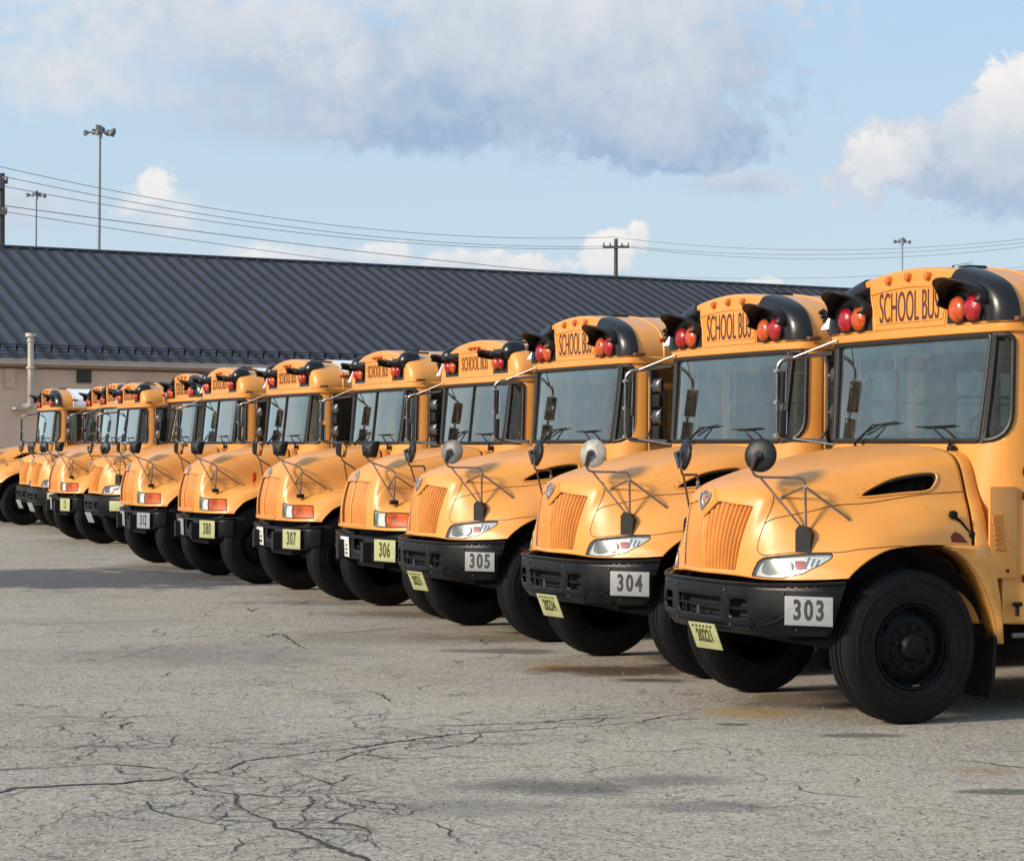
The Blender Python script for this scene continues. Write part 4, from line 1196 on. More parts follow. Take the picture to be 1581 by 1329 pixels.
# ---------------------------------------------------------------- ground
def ground_material():
    M = bpy.data.materials.new('worn_asphalt'); M.use_nodes = True
    t = NT(M.node_tree); p = t.n['Principled BSDF']
    o = t.node('ShaderNodeTexCoord').outputs['Object']
    big = t.noise(o, .12, 5, .6); mid = t.noise(o, .9, 6, .65); fine = t.noise(o, 26, 6, .75); gr = t.noise(o, 75, 3, .8)
    c = t.mix(t.ramp(big, .35, .65), (.360, .306, .240), (.430, .374, .298))
    c = t.mix(t.math('MULTIPLY', t.ramp(mid, .42, .72), .5), c, (.225, .206, .182))
    pale = t.noise(o, .45, 6, .7)
    c = t.mix(t.math('MULTIPLY', t.ramp(pale, .50, .72), .45), c, (.50, .45, .375))
    vor = t.node('ShaderNodeTexVoronoi', inp={'Scale': 58.0}); t.l.new(o, vor.inputs['Vector'])
    sp = t.node('ShaderNodeSeparateColor'); t.l.new(vor.outputs['Color'], sp.inputs[0])
    c = t.mix(t.math('MULTIPLY', t.ramp(sp.outputs[0], .62, .95), .55), c, (.58, .55, .50))
    c = t.mix(t.math('MULTIPLY', t.ramp(sp.outputs[1], .62, .95), .60), c, (.085, .08, .074))
    c = t.mix(t.math('MULTIPLY', t.ramp(fine, .52, .72), .35), c, (.10, .095, .088))
    # long worn streaks, roughly along the lane in front of the buses
    mp = t.node('ShaderNodeMapping'); t.l.new(o, mp.inputs[0]); mp.inputs['Rotation'].default_value = (0, 0, R(-8)); mp.inputs['Scale'].default_value = (.35, 1.5, 1)
    st = t.noise(mp.outputs[0], 1.3, 7, .7, .6)
    c = t.mix(t.math('MULTIPLY', t.ramp(st, .56, .74), .55), c, (.160, .149, .136))
    # fine crazing
    wn = t.node('ShaderNodeTexNoise'); wn.inputs['Scale'].default_value = 3.0; wn.inputs['Detail'].default_value = 5; t.l.new(o, wn.inputs['Vector'])
    wv = t.node('ShaderNodeVectorMath', operation='MULTIPLY_ADD'); t.l.new(wn.outputs['Color'], wv.inputs[0]); wv.inputs[1].default_value = (.5, .5, 0); t.l.new(o, wv.inputs[2])
    sepc = t.node('ShaderNodeSeparateXYZ'); t.l.new(o, sepc.inputs[0]); near = None
    for px, py, rx, ry in ((400, 1215, 1.0, 1.5), (300, 1150, 1.3, 1.4), (650, 1135, .9, 1.0), (430, 975, 1.2, 1.8), (900, 1120, .8, .5)):      # badly crazed areas
        gx, gy = gnd(px, py)
        dx = t.math('DIVIDE', t.math('SUBTRACT', sepc.outputs[0], gx), rx); dy = t.math('DIVIDE', t.math('SUBTRACT', sepc.outputs[1], gy), ry)
        q = t.ramp(t.math('ADD', t.math('SQRT', t.math('ADD', t.math('MULTIPLY', dx, dx), t.math('MULTIPLY', dy, dy))), t.math('MULTIPLY', t.math('SUBTRACT', mid, .5), 2.4)), 1.15, .55)
        near = q if near is None else t.math('MAXIMUM', near, q)
    for sc, w_, lo, hi, k in ((2.3, .020, .50, .62, .62), (5.2, .030, .53, .64, .5), (.55, .006, .40, .55, .65)):
        ve = t.node('ShaderNodeTexVoronoi', feature='DISTANCE_TO_EDGE', inp={'Scale': sc}); t.l.new(wv.outputs[0], ve.inputs['Vector'])
        line = t.ramp(ve.outputs['Distance'], w_, w_ * .25)
        msk = t.ramp(t.noise(o, .33 * sc ** .5, 4, .6), lo, hi)
        if sc > 1: msk = t.math('MAXIMUM', msk, near)
        c = t.mix(t.math('MULTIPLY', t.math('MULTIPLY', line, msk), k), c, (.06, .056, .052))
    spot = t.noise(o, 1.9, 5, .6); dots = t.noise(o, 6.5, 4, .6)
    c = t.mix(t.math('MULTIPLY', t.ramp(spot, .60, .70), .5), c, (.135, .122, .108))
    c = t.mix(t.math('MULTIPLY', t.ramp(dots, .66, .72), .6), c, (.095, .087, .08))
    # stains and, first, two broad bluish-dark patches: centre, half sizes in metres, colour, strength
    wob = t.noise(o, 1.6, 6, .7)
    sepo = t.node('ShaderNodeSeparateXYZ'); t.l.new(o, sepo.inputs[0])
    stains_and_patches = [((110, 893), 3.4, 2.6, (.062, .066, .076), .85, .5), ((330, 880), 2.2, 1.5, (.07, .072, .08), .5, .6), ((860, 1031), .28, .5, (.38, .25, .06), .6, .8), ((950, 1035), .75, .45, (.085, .05, .028), .9, .7), ((1000, 1050), .35, .2, (.05, .04, .03), .8, .6), ((780, 1005), .6, .3, (.09, .07, .05), .7, .7), ((1330, 1135), .35, .12, (.07, .065, .06), .7, .6),
              ((1165, 1100), .35, .35, (.40, .25, .07), .6, .8), ((1240, 1083), .5, .7, (.10, .065, .04), .65, .8), ((880, 1215), .55, .30, (.085, .08, .078), .7, .9),
              ((1040, 1205), .5, .25, (.095, .09, .086), .6, .9), ((1080, 1245), .5, .2, (.11, .10, .095), .5, .9), ((1540, 1222), .28, .10, (.05, .048, .046), .7, .5), ((1530, 1190), .3, .16, (.30, .17, .07), .5, .8),
              ((1130, 1118), .12, .09, (.06, .06, .055), .75, .4), ((560, 985), 1.2, .9, (.20, .165, .12), .5, .9), ((640, 948), 1.0, .5, (.10, .075, .05), .6, .8), ((500, 930), 1.1, .5, (.11, .085, .06), .5, .8),
              ((790, 985), .9, .5, (.12, .09, .06), .55, .8), ((720, 1245), .6, .3, (.11, .105, .10), .4, .9), ((330, 1010), 1.6, 1.2, (.15, .14, .125), .4, .9), ((150, 960), 1.5, .8, (.24, .21, .17), .35, .9)]
    for (px, py), rx, ry, col, k, sf in stains_and_patches:
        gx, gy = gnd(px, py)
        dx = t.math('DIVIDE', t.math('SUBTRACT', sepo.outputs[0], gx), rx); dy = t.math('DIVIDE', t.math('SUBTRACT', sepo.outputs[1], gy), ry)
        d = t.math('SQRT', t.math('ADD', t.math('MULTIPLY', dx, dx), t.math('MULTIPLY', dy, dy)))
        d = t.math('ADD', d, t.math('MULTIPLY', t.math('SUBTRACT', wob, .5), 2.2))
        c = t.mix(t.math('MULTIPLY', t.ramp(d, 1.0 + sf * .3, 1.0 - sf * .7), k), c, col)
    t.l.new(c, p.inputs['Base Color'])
    p.inputs['Roughness'].default_value = .88
    p.inputs['Specular IOR Level'].default_value = .25
    bn = t.node('ShaderNodeBump'); bn.inputs['Strength'].default_value = .55; bn.inputs['Distance'].default_value = .012
    t.l.new(t.math('ADD', fine, t.math('MULTIPLY', gr, .7)), bn.inputs['Height']); t.l.new(bn.outputs[0], p.inputs['Normal'])
    return M


g = MB(); E_ = 3000
xs = [-E_, -300, -60, -20, 0, 20, 60, 300, E_]
g.grid([[(x, y, 0) for x in xs] for y in [-E_, -300, -60, -10, 0, 20, 60, 120, 400, E_]])
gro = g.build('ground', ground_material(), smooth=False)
orient(gro, lambda c: (0, 0, 1)); tag(gro, kind='structure')

# wide open cracks: thin ragged ribbons of dark filler lying on the asphalt
CR = [[(-60, 1236), (0, 1223), (24, 1217), (70, 1214), (109, 1212), (174, 1210), (215, 1206), (259, 1203), (283, 1197)], [(-60, 1190), (53, 1187), (100, 1184), (154, 1180), (190, 1181), (227, 1184), (255, 1187), (275, 1192), (283, 1197)],
      [(283, 1197), (318, 1194), (352, 1187), (377, 1175), (410, 1170), (445, 1167), (486, 1161), (526, 1158), (560, 1153), (587, 1149), (640, 1141), (700, 1134), (745, 1131), (800, 1128), (860, 1123), (899, 1121), (935, 1119), (972, 1115), (1010, 1110), (1037, 1104), (1089, 1098)],
      [(283, 1197), (290, 1207), (300, 1213), (318, 1219), (336, 1222), (373, 1229), (362, 1238), (366, 1246), (377, 1251), (395, 1260), (413, 1264), (420, 1272), (429, 1278), (450, 1283), (474, 1290), (490, 1298), (510, 1308), (539, 1317), (560, 1325), (590, 1340)],
      [(336, 1222), (380, 1226), (437, 1231), (470, 1229), (482, 1230), (480, 1240), (464, 1252), (470, 1262), (462, 1272), (445, 1278), (429, 1278)], [(218, 1233), (228, 1242), (239, 1250), (262, 1258), (284, 1262), (300, 1264), (316, 1270), (340, 1274), (356, 1276)],
      [(377, 1251), (405, 1246), (437, 1240), (437, 1231)], [(251, 1213), (262, 1216), (275, 1219), (300, 1216)], [(478, 1195), (485, 1202), (498, 1207), (512, 1212), (535, 1217)], [(518, 1232), (530, 1238), (552, 1244), (563, 1245), (548, 1252), (535, 1255), (520, 1264), (510, 1270), (535, 1272), (559, 1276), (571, 1284), (560, 1293), (543, 1300)],
      [(393, 1213), (408, 1208), (400, 1202), (380, 1195)], [(101, 1157), (134, 1151), (160, 1152), (182, 1151), (230, 1149)], [(316, 1149), (350, 1144), (405, 1140)], [(506, 1130), (538, 1129), (590, 1127)], [(142, 1130), (150, 1137), (154, 1141)],
      [(506, 1179), (530, 1170), (551, 1163), (575, 1158), (595, 1153), (620, 1150)], [(745, 1131), (735, 1140), (728, 1147), (700, 1150), (660, 1152)], [(640, 1120), (700, 1120), (760, 1118), (820, 1117), (880, 1111), (972, 1106)], [(640, 1160), (690, 1153), (728, 1147)],
      [(380, 938), (388, 944), (398, 938)], [(410, 985), (425, 978), (440, 981), (455, 993), (474, 1003)], [(445, 936), (470, 930), (495, 922)], [(100, 1023), (170, 1015)], [(180, 1003), (215, 1004), (270, 1000)], [(0, 965), (80, 963), (180, 960), (300, 956)], [(430, 1026), (450, 1030), (470, 1027)],
      [(560, 1065), (590, 1072), (604, 1085)], [(450, 980), (500, 978), (550, 975), (640, 968)], [(186, 1212), (205, 1207), (220, 1202), (240, 1199)], [(526, 1158), (560, 1166), (600, 1163)], [(352, 1187), (362, 1195), (340, 1203)], [(377, 1175), (371, 1165), (360, 1158)],
      [(300, 1216), (296, 1226), (330, 1230), (352, 1232)], [(150, 1112), (170, 1117), (140, 1119)], [(190, 1128), (187, 1120), (205, 1115), (185, 1112)], [(60, 1115), (100, 1117)], [(320, 1272), (345, 1262), (360, 1248)], [(455, 1190), (470, 1200), (478, 1195)]]
crk = MB(); rnd = random.Random(3)
LINES = [[Vector((*gnd(*p), 0)) for p in ln] for ln in CR]
def walk(p, a, n_, st):
    L_ = [p]
    for _ in range(n_):
        a += rnd.uniform(-.75, .75); p = p + Vector((math.cos(a), math.sin(a), 0)) * st * rnd.uniform(.5, 1.4); L_.append(p)
    return L_
NM = len(LINES)
for li in range(NM):                                   # side branches
    P = LINES[li]
    for a, b in zip(P[:-1], P[1:]):
        for _ in range(2 if li < 12 else 1):
            if rnd.random() < .40:
                p = a.lerp(b, rnd.random()); an = math.atan2((b - a).y, (b - a).x) + rnd.choice((-1, 1)) * rnd.uniform(.4, 1.3)
                w1 = walk(p, an, rnd.randint(3, 8), .05 + .07 * rnd.random()); LINES.append(w1)
                if rnd.random() < .35: LINES.append(walk(w1[len(w1) // 2], an + rnd.uniform(-1.5, 1.5), rnd.randint(3, 6), .09))
for _ in range(90):                                   # loose hairline cracks
    px, py = rnd.choice([(rnd.uniform(0, 700), rnd.uniform(1100, 1300)), (rnd.uniform(0, 1000), rnd.uniform(960, 1180)), (rnd.uniform(500, 1500), rnd.uniform(1100, 1300)), (rnd.uniform(250, 650), rnd.uniform(1110, 1290))])
    LINES.append(walk(Vector((*gnd(px, py), 0)), rnd.uniform(0, 6.28), rnd.randint(3, 8), .10 + .0003 * (1300 - py)))
for li, P in enumerate(LINES):
    Q = []
    for a, b in zip(P[:-1], P[1:]):
        n_ = max(2, int((b - a).length / .045))
        for k in range(n_): Q.append(a.lerp(b, k / n_) + Vector((rnd.uniform(-1, 1), rnd.uniform(-1, 1), 0)) * .017)
    Q.append(P[-1]); L = len(Q); row0 = []; row1 = []
    base = .0130 if li < 4 else .0080 if li < NM else .0042
    wv_ = [0] * L; w_ = base
    for i in range(L):
        w_ += rnd.uniform(-.35, .35) * base * .6; w_ = min(max(w_, base * .35), base * 1.9); wv_[i] = w_ * min(1, (i + .3) / 6, (L - i - .7) / 6)
        d = (Q[min(i + 1, L - 1)] - Q[max(i - 1, 0)]).normalized(); n2 = Vector((-d.y, d.x, 0))
        row0.append(Q[i] + n2 * wv_[i] + Vector((0, 0, .004))); row1.append(Q[i] - n2 * wv_[i] + Vector((0, 0, .004)))
    crk.grid([row0, row1])
co = crk.build('asphalt_cracks', mat('crack_dirt', (.042, .038, .034), .95, var=.4, vscale=6), smooth=False, norm=False)
orient(co, lambda c: (0, 0, 1)); tag(co, kind='structure')

# loose stones
gv = MB(); rg_ = random.Random(11)
for _ in range(1500):
    px, py = rg_.uniform(-40, 1620), 760 + 580 * rg_.random() ** .8
    if py < 880: continue
    x, y = gnd(px, py); s_ = rg_.uniform(.004, .011); a = rg_.uniform(0, 6.3)
    b3 = [(x + s_ * math.cos(a + t) * rg_.uniform(.7, 1.3), y + s_ * math.sin(a + t) * rg_.uniform(.7, 1.3), .0005) for t in (0, 1.6, 3.1, 4.7)]
    t3 = [(x + (q[0] - x) * .5, y + (q[1] - y) * .5, s_ * rg_.uniform(.6, 1.0)) for q in b3]
    gv.add(b3 + t3, [(4, 5, 6, 7)] + [(k_, (k_ + 1) % 4, (k_ + 1) % 4 + 4, k_ + 4) for k_ in range(4)])
tag(gv.build('gravel', mat('loose_stone', (.24, .215, .18), .9, var=.5, vscale=9), smooth=False), kind='stuff')

# ---------------------------------------------------------------- long low building with a dark metal roof
TH = R(28.85); D_ = Vector((math.cos(TH), math.sin(TH), 0)); N_ = Vector((-math.sin(TH), math.cos(TH), 0)); P0 = Vector((-14.43, 62.0, 0))
ZE, WD, ZR = 4.147, 10.6, 8.388
def B(s_, n, z): return P0 + D_ * s_ + N_ * n + Vector((0, 0, z))
brot = Matrix((D_, N_, Vector((0, 0, 1)))).transposed()
bl = empty('depot_building', B(0, 0, 0)); binv = Vector(bl.location)
tag(bl, 'long low tan building with dark blue-grey standing seam metal roof behind the row of buses', 'building')
class MBW(MB):
    def build(s, name, mats, parent=None, **k):
        s.v = [tuple(Vector(v) - binv) for v in s.v]; return MB.build(s, name, mats, parent, **k)
STUCCO = mat('tan_stucco', (.76, .53, .39), .9, var=.10, vscale=.35, bump=.2, bscale=9, dirt=(.27, .20, .155, .5))
ROOFM = mat('dark_metal_roof', (.056, .057, .076), .55, spec=.3, var=.16, vscale=1.1, dirt=(.085, .085, .10, .5))
TRIM = mat('tan_metal_trim', (.52, .42, .34), .5, var=.08, vscale=1)
RAILM = mat('black_rail', (.012, .013, .018), .5)
PIPE = mat('cream_pipe', (.52, .47, .38), .55, var=.12, vscale=2)
s0_, s1_ = -1.6, 92.0; sc_ = (s0_ + s1_) / 2
w = MBW()
w.box(B(sc_, .40, ZE / 2), (s1_ - s0_, .3, ZE), brot); w.box(B(sc_, 2 * WD - .4, ZE / 2), (s1_ - s0_, .3, ZE), brot)
for s_ in (s0_ + .15, s1_ - .15):
    w.prism([B(s_ - .15, .56, 0), B(s_ - .15, 2 * WD - .56, 0), B(s_ - .15, 2 * WD - .56, ZE), B(s_ - .15, WD, ZR - .2), B(s_ - .15, .56, ZE)], D_ * .3)
w.build('wall', STUCCO, bl, smooth=False)
rf = MBW(); th = .16
for n0, n1 in ((-.12, WD), (2 * WD + .12, WD)):
    za = ZE + .17 - (.12 * .4)
    a, b, c, d = B(s0_ - .4, n0, za), B(s1_ + .4, n0, za), B(s1_ + .4, n1, ZR), B(s0_ - .4, n1, ZR)
    rf.grid([[a, b], [d, c]]); rf.grid([[a - Vector((0, 0, .10)), b - Vector((0, 0, .10))], [d - Vector((0, 0, .10)), c - Vector((0, 0, .10))]])
roof = rf.build('roof', ROOFM, bl, smooth=False)
sm = MBW(); slope = Vector(B(0, WD, ZR) - B(0, -.12, ZE + .122)); sl = slope.length; sd_ = slope.normalized(); up_ = D_.cross(sd_).normalized()
if up_.z < 0: up_ = -up_
rsl = Matrix((D_, sd_, up_)).transposed()
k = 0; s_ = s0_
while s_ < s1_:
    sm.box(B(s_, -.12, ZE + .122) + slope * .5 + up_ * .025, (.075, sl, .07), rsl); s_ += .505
sm.build('standing_seams', mat('black_seam_metal', (.006, .006, .009), .6), roof, smooth=False)  # ribs near-black all over, darker than the roof sheets
rc = MBW(); rc.tube([B(s0_ - .4, WD, ZR + .0), B(s1_ + .4, WD, ZR + .0)], .09, 8)
rc.build('ridge_cap', RAILM, roof)
sg = MBW()
for e_, h_ in ((.85, .17), (.85, .09)):
    c0 = lambda s_: B(s_, -.12, ZE + .122) + sd_ * e_ + up_ * h_
    sg.tube([c0(s0_), c0(s1_)], .016, 5)
s_ = s0_ + .25
while s_ < s1_:
    sg.box(B(s_, -.12, ZE + .122) + sd_ * .85 + up_ * .1, (.05, .05, .2), rsl); s_ += .505
e2 = lambda s_: B(s_, -.12, ZE + .122) + sd_ * .30 + up_ * .05
sg.tube([e2(s0_), e2(s1_)], .012, 5)
sg.build('snow_rail', RAILM, roof, smooth=False)
fa = MBW(); fa.box(B(sc_, -.06, ZE + .075), (s1_ - s0_ + .8, .14, .15), brot); fa.box(B(sc_, -.10, ZE + .135), (s1_ - s0_ + .8, .10, .03), brot)
fa.box(B(sc_, .16, ZE + .02), (s1_ - s0_, .2, .03), brot)
fa.build('gutter', TRIM, bl, smooth=False)
fr_ = MBW(); fr_.box(B(sc_, .235, ZE - .10), (s1_ - s0_, .03, .06), brot); fr_.build('frieze', mat('brown_trim', (.17, .12, .09), .7), bl, smooth=False)
pp = MBW(); pp.tube([B(.82, -.20, 2.95), B(.82, -.20, 5.0)], .085, 14); pp.tube([B(.82, -.20, 4.92), B(.82, -.20, 5.02)], .155, 14); pp.tube([B(.82, -.20, 4.78), B(.82, -.20, 4.83)], .11, 14); pp.tube([B(.82, -.20, 4.02), B(.82, -.20, 4.07)], .13, 14)
pp.tube([B(.82, -.20, 2.98), B(.74, .3, 2.98)], .085, 12); pp.box(B(.65, .02, 2.90), (.5, .4, .06), brot)
pp.build('vent_pipe', PIPE, bl)
MBW().box(B(.35, .22, 3.75), (.30, .10, .55), brot, bev=.02).build('wall_bracket', STUCCO, bl)
vt = MBW(); vt.box(B(2.51, .22, 3.84), (.42, .08, .36), brot); v0_ = vt.build('wall_vent', mat('dark_vent', (.035, .03, .028), .6), bl, smooth=False)
vl = MBW()
for k in range(6): vl.box(B(2.51, .17, 3.70 + .055 * k), (.36, .03, .018), brot)
vl.build('vent_slats', mat('vent_slat', (.09, .075, .065), .6), v0_, smooth=False)
for s_ in (8, 17, 26, 35, 44, 53, 62):   # further openings along the wall, mostly behind the buses
    f = MBW(); f.box(B(s_, .22, 1.5), (3.0, .06, 3.0), brot); d_ = f.build('roller_door', TRIM, bl, smooth=False)
    f = MBW()
    for k in range(9): f.box(B(s_, .18, .2 + .33 * k), (2.9, .02, .03), brot)
    f.build('door_ribs', STUCCO, d_, smooth=False)

# ---------------------------------------------------------------- masts, poles and power lines
GALV = mat('galvanised_steel', (.30, .33, .36), .45, metal=.4, var=.1)
LAMPH = mat('floodlight_housing', (.12, .12, .125), .5)
LAMPG = mat('floodlight_glass', (.70, .70, .68), .2)
WOOD = mat('weathered_pole', (.085, .075, .068), .85, var=.25, vscale=2)
INS = mat('insulator', (.20, .18, .17), .35)


def mast(px, py, Y, r, heads, label, hs=1.0):
    tp = at(px, py, Y); root = empty('floodlight_mast', (tp.x, tp.y, 0)); tag(root, label, 'light mast', 'floodlight masts beyond the building')
    h = tp.z
    MB().tube([(0, 0, 0), (0, 0, h * .5), (0, 0, h)], [r * 1.25, r * 1.05, r * .8], 12).build('pole', GALV, root)
    fr = MB(); fr.tube([(-1.0 * hs, 0, h - .25), (1.0 * hs, 0, h - .25)], .05, 8); fr.tube([(0, -.7 * hs, h - .25), (0, .7 * hs, h - .25)], .05, 8); fr.tube([(0, 0, h - .5), (0, 0, h + .05)], .12, 8)
    fr.build('crossarm', GALV, root)
    for (x, y, z) in heads:
        x, y, z = x * hs, y * hs, z * hs
        hd = MB(); hd.lathe([(.0005, .20 * hs), (.10 * hs, .20 * hs), (.16 * hs, .08 * hs), (.25 * hs, -.08 * hs), (.26 * hs, -.13 * hs)], 'z', (x, y, h - .25 + z), 16, rot=Matrix.Rotation(R(35) * (1 if x > 0 else -1 if x < 0 else 0), 3, 'Y') @ Matrix.Rotation(R(25), 3, 'X'))
        o = hd.build('floodlight', LAMPH, root)
        g_ = MB(); g_.lathe([(.25 * hs, -.12 * hs), (.0005, -.13 * hs)], 'z', (x, y, h - .25 + z), 16, rot=Matrix.Rotation(R(35) * (1 if x > 0 else -1 if x < 0 else 0), 3, 'Y') @ Matrix.Rotation(R(25), 3, 'X'))
        g_.build('glass', LAMPG, o)
    return root


H6 = [(-1.0, 0, -.05), (-.45, .3, .1), (0, -.55, -.12), (.15, .3, .22), (-.1, -.1, .35), (.55, .2, .0), (1.0, 0, .10), (.95, -.3, -.12)]
H4 = [(-.85, 0, .05), (-.30, .2, .12), (.30, .2, .12), (.85, 0, .0), (.05, -.2, .28)]
mast(154, 196, 100, .09, H6, 'tall slim floodlight mast rising behind the roof, the tallest of the masts', .62)
mast(56, 296, 140, .085, H4, 'shorter floodlight mast left of the tallest one, behind the roof', .62)
mast(1393, 368, 150, .075, H4, 'small distant floodlight mast above the nearest bus roof at right', .58)


def pole(px, py, Y, r, label, arms, cat='utility pole', rise=0):
    tp = at(px, py, Y); root = empty('utility_pole', (tp.x, tp.y, 0)); tag(root, label, cat)
    MB().tube([(.05, 0, 0), (0, 0, tp.z)], [r * 1.3, r], 12).build('pole', WOOD, root)
    for dz, w_ in arms:
        MB().box((0, -r, tp.z - dz), (w_, .12, .12)).build('crossarm', WOOD, root, smooth=False)
        for x in (-.46 * w_, -.22 * w_, .22 * w_, .46 * w_):
            MB().lathe([(.03, 0), (.06, .03), (.035, .07), (.055, .10), (.03, .16), (.0005, .18)], 'z', (x, -r, tp.z - dz + .06), 8).build('insulator', INS, root)
    return tp


pole(951, 369, 120, .105, 'wooden utility pole with one crossarm rising behind the middle of the roof', [(.45, 1.45)])
pl = pole(2, 268, 85, .14, 'dark utility pole at the left edge of the photo behind the roof', [(.35, .55), (1.55, .5)])
bxx = at(2, 290, 85)
root_pl = [o for o in bpy.data.objects if o.name.startswith('utility_pole')][-1]
MB().tube([(.02, -.25, pl.z - .25), (.02, -.25, pl.z - .62)], .15, 12).build('transformer', LAMPH, root_pl)

WIRE = mat('power_cable', (.20, .23, .27), .6)


def wire(p0, Y0, p1, Y1, mid, label, r=.014):
    a, b = at(*p0, Y0), at(*p1, Y1); lo_, hi_ = 0.0, 1.0
    f = lambda t: (lambda q: (CAMR @ (np.array(q) - EYE)))(a.lerp(b, t))
    for _ in range(40):
        t = (lo_ + hi_) / 2; q = f(t)
        if 790.5 + FPX * q[0] / q[2] < mid[0]: lo_ = t
        else: hi_ = t
    p = a.lerp(b, t); want = at(*mid, p.y); sag = (p.z - want.z) / (4 * t * (1 - t))
    pts = [a.lerp(b, k / 40) - Vector((0, 0, sag * 4 * (k / 40) * (1 - k / 40))) for k in range(41)]
    o = MB().tube(pts, r, 5).build('power_line', WIRE)
    tag(o, label, 'power line', 'power lines above the roof')


wire((-120, 229), 85, (951, 366), 120, (400, 333), 'topmost overhead cable sagging from upper left to the middle utility pole')
wire((2, 272), 85, (944, 380), 120, (400, 344), 'second overhead cable from the left pole to the left end of the crossarm')
wire((2, 287), 85, (958, 383), 120, (400, 352), 'third overhead cable from the left pole, just under the second one')
wire((2, 317), 85, (925, 426), 125, (300, 357), 'overhead cable from the lower left arm that dips behind the roof ridge, upper one', .018)
wire((2, 326), 85, (800, 433), 125, (200, 357), 'lowest overhead cable at left that dips behind the roof ridge')
wire((951, 367), 120, (1760, 345), 110, (1300, 386), 'topmost overhead cable sagging from the middle pole to the right edge', .015)
wire((958, 379), 120, (1760, 350), 110, (1300, 393), 'middle overhead cable on the right side of the middle pole', .015)
wire((971, 382), 120, (1760, 354), 110, (1250, 400), 'lower overhead cable on the right side of the middle pole', .015)
wire((925, 424), 125, (1760, 395), 110, (1170, 430), 'lowest overhead cable just over the roof ridge on the right', .013)

# far wooded rise beyond the right end of the roof
hl_ = MB(); rows = []
for j, (yy, k) in enumerate(((330, 0), (345, .75), (370, 1), (420, .9), (470, 0))):
    rows.append([(30 + 6 * i, yy + 6 * math.sin(i), k * (21.5 + 2.0 * math.sin(i * .9) + 1.2 * math.sin(i * 2.3) + .7 * math.sin(i * 5.1)) * min(1, (i + 1) / 4)) for i in range(30)])
hl_.grid(rows); ho_ = hl_.build('hills', mat('far_woods', (.045, .06, .065), .95, var=.3, vscale=.08)); tag(ho_, kind='structure')

hm_ = bpy.data.materials['far_woods']; h2 = MB(); rows = []
for j, (rr_, k_) in enumerate(((395, 0), (405, .7), (420, 1), (470, .9), (520, 0))):
    rows.append([(rr_ * math.sin(a), rr_ * math.cos(a), k_ * (11 + 3 * math.sin(a * 9) + 2 * math.sin(a * 23) + 1.2 * math.sin(a * 61))) for a in np.linspace(-2.6, -.36, 120)])
h2.grid(rows); tag(h2.build('hills', hm_), kind='structure')


# ---------------------------------------------------------------- the row of buses
def kids(o): return [c for c in ALL if c.parent == o]


def copy_tree(o, parent=None):
    c = o.copy(); COL.objects.link(c); c.parent = parent
    for ch in CH.get(o, []): copy_tree(ch, c)
    return c


protoA, bptA, syA = make_bus('A')
protoB, bptB, syB = make_bus('B')
CH = {}
for o in bpy.data.objects:
    if o.parent: CH.setdefault(o.parent, []).append(o)

ROW = [  # kind, (x, y), (front number, colour), (left plate / licence), roof, label
    ('A', (2.270, 15.986), '303', '20221', 0, 'yellow school bus with plate 303, the nearest one, cut off by the right edge'),
    ('A', (1.224, 18.868), '304', '20234', 0, 'yellow school bus with plate 304, second from the right'),
    ('A', (-.017, 22.149), '305', '20231', 0, 'yellow school bus with plate 305, third from the right'),
    ('B', (-1.075, 24.942), '306', '', 0, 'older yellow school bus with square headlights and plate 306, beside bus 305'),
    ('B', (-2.361, 27.771), '307', '', 0, 'older yellow school bus with square headlights and plate 307'),
    ('B', (-3.816, 30.807), '380', '', 1, 'older yellow school bus with a yellow 380 plate, left of bus 307'),
    ('B', (-5.227, 34.154), '312', '', 1, 'older yellow school bus with square headlight and two grey plates, sixth from the left'),
    ('A', (-6.804, 40.71), '', '', 1, 'yellow school bus with swept white headlight partly hidden behind the one with two grey plates'),
    ('B', (-8.149, 42.753), '12', '', 0, 'far older yellow school bus with square headlight and yellow plate, fourth from the left'),
    ('A', (-9.291, 47.205), '', '', 1, 'far yellow school bus, third from the left, just left of a square headlight one'),
    ('A', (-10.078, 49.643), '', '', 0, 'far yellow school bus with narrow visible grille, second from the left'),
    ('A', (-11.741, 52.089), '', '', 2, 'farthest yellow school bus with a white roof, leftmost of the row'),
]
seen = set(); DROP = []
MSHELL = [mat('pale_mirror_shell', (.30, .29, .26), .45, var=.25, vscale=20), mat('grey_mirror_shell', (.13, .13, .125), .45, var=.3, vscale=20)]
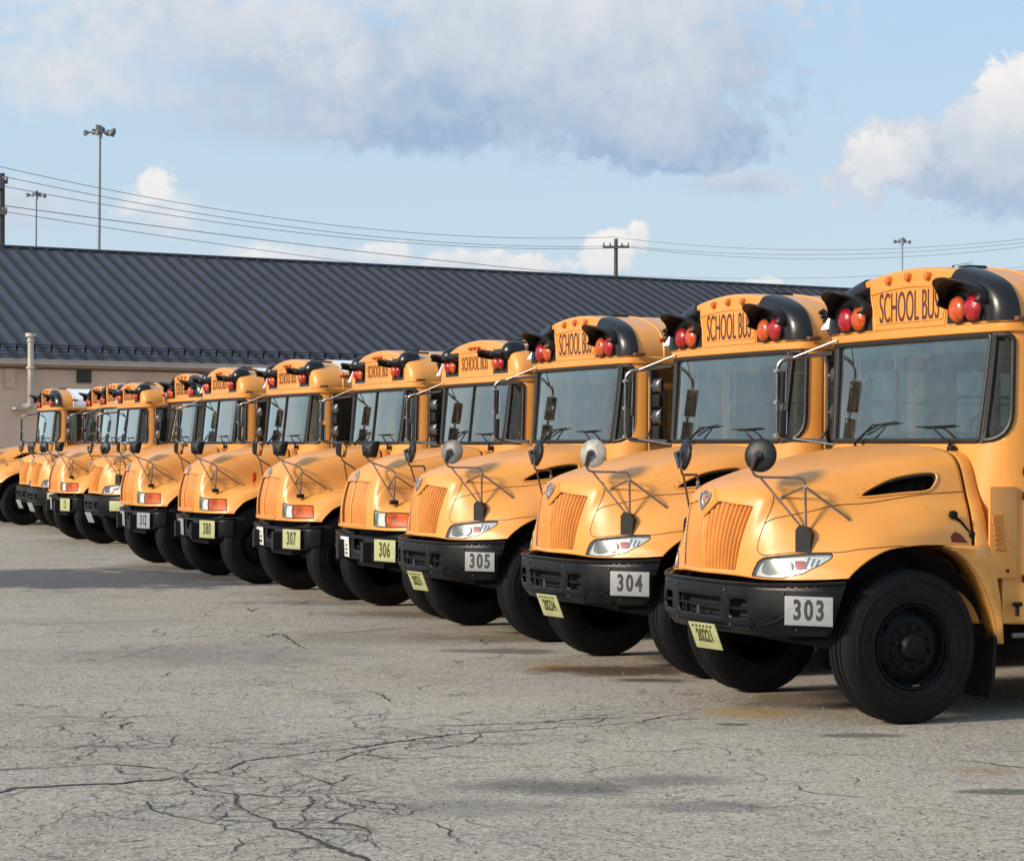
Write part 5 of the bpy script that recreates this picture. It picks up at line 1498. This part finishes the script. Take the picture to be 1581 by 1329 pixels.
for i, (k, (x, y), num, lic, roofc, label) in enumerate(ROW):
    proto, bpt, sy_ = (protoA, bptA, syA) if k == 'A' else (protoB, bptB, syB)
    b = proto if k not in seen else copy_tree(proto)
    seen.add(k)
    b.location = (x, y, 0); b.rotation_euler = (0, 0, math.pi + BUSANG + (0, .002, -.003, .004, -.005, .006, -.004, .005, -.006, .004, -.003, .005)[i])
    tag(b, label, 'school bus', 'school buses parked in a row')
    if k == 'B' and i != 5: DROP.append(b)
    if roofc:
        for c in [o for o in bpy.data.objects if o.parent == b and o.name.split('.')[0] in (('roof_top',) if roofc == 1 else ('roof_top', 'roof_side', 'roof_bows'))]:
            c.material_slots[0].material = WHITE
    if i in (1, 2):                                  # two of the near buses have paler grey mirror shells on the driver's side
        for f_ in [o for o in bpy.data.objects if o.parent == b and o.name.startswith('fender_mirror')]:
            for c in [o for o in bpy.data.objects if o.parent == f_ and o.name.startswith('mirror_back') and sum(v.co.y for v in o.data.vertices) > 0]:
                c.material_slots[0].material = MSHELL[i - 1]
    def frame(s_, z, off):
        p = Vector(bpt(s_, z, off)); q1 = Vector(bpt(s_ + .05, z, off)); q0 = Vector(bpt(s_ - .05, z, off)); return p, (q1 - q0).normalized()
    if k == 'A':
        p, r_ = frame(syA(1.015), .775, .018)
        plate(b, 'number_plate', PLTG if i < 3 else PLTY, .335 if i < 2 else .31, .195 if i < 2 else .18, p, r_, (0, 0, 1), num or None, .185, .66, INK, spacing=1.3)
        o_ = Vector((1.018, .10, .545)); pl_ = plate(b, 'licence_plate', PLTY if i < 3 else PLTG, .32, .20, o_, (-.12, 1, 0), (.42, 0, 1), lic or None, .135, .58, INKG)
        if lic:
            n_ = Vector((-.12, 1, 0)).normalized().cross(Vector((.42, 0, 1))).normalized()
            place_text('A-A-A-00', .04, o_ + n_ * .0045 + Vector((.42, 0, 1)).normalized() * .075, (-.12, 1, 0), (.42, 0, 1), .001, .9).build('plate_header', INKG, pl_, smooth=False) if False else None
            tk = MB()
            for q in range(6): tk.box(o_ + n_ * .005 + Vector((.42, 0, 1)).normalized() * .078 + Vector((-.12, 1, 0)).normalized() * (-.11 + .043 * q), (.004, .022, .016))
            tk.build('plate_header', INKG, pl_, smooth=False)
    else:
        p, r_ = frame(syB(.84), .735, .018)
        plate(b, 'number_plate', PLTG if i == 6 else PLTY, .41, .235, p, r_, (0, 0, 1), num, .215, .60 if len(num) > 2 else .5, INK if i == 6 else INKG, spacing=1.15)
        p, r_ = frame(-.36, .73, .012)
        wp = plate(b, 'white_plate', (PLTW if i < 5 else PLTG), .30, .225, p, r_, (.05, 0, 1))
        if i in (3, 4):
            nn_ = r_.cross(Vector((0, 0, 1))).normalized()
            tk = MB(); rr_ = random.Random(i)
            for row in ((.06, 0, -.06) if i == 4 else (.065, .02, -.025, -.07)):
                for q in range(5):
                    if rr_.random() < .8: tk.box(p + nn_ * .0045 + r_ * (-.085 + .042 * q) + Vector((0, 0, row)), (.003, .027, .030 if i == 4 else .02))
            tk.build('plate_text', INKG, wp, smooth=False)

for c in [o for o in bpy.data.objects if o.parent in DROP and o.name.startswith('fender_signal')]: bpy.data.objects.remove(c)   # only one bus carries the amber signal on its fender
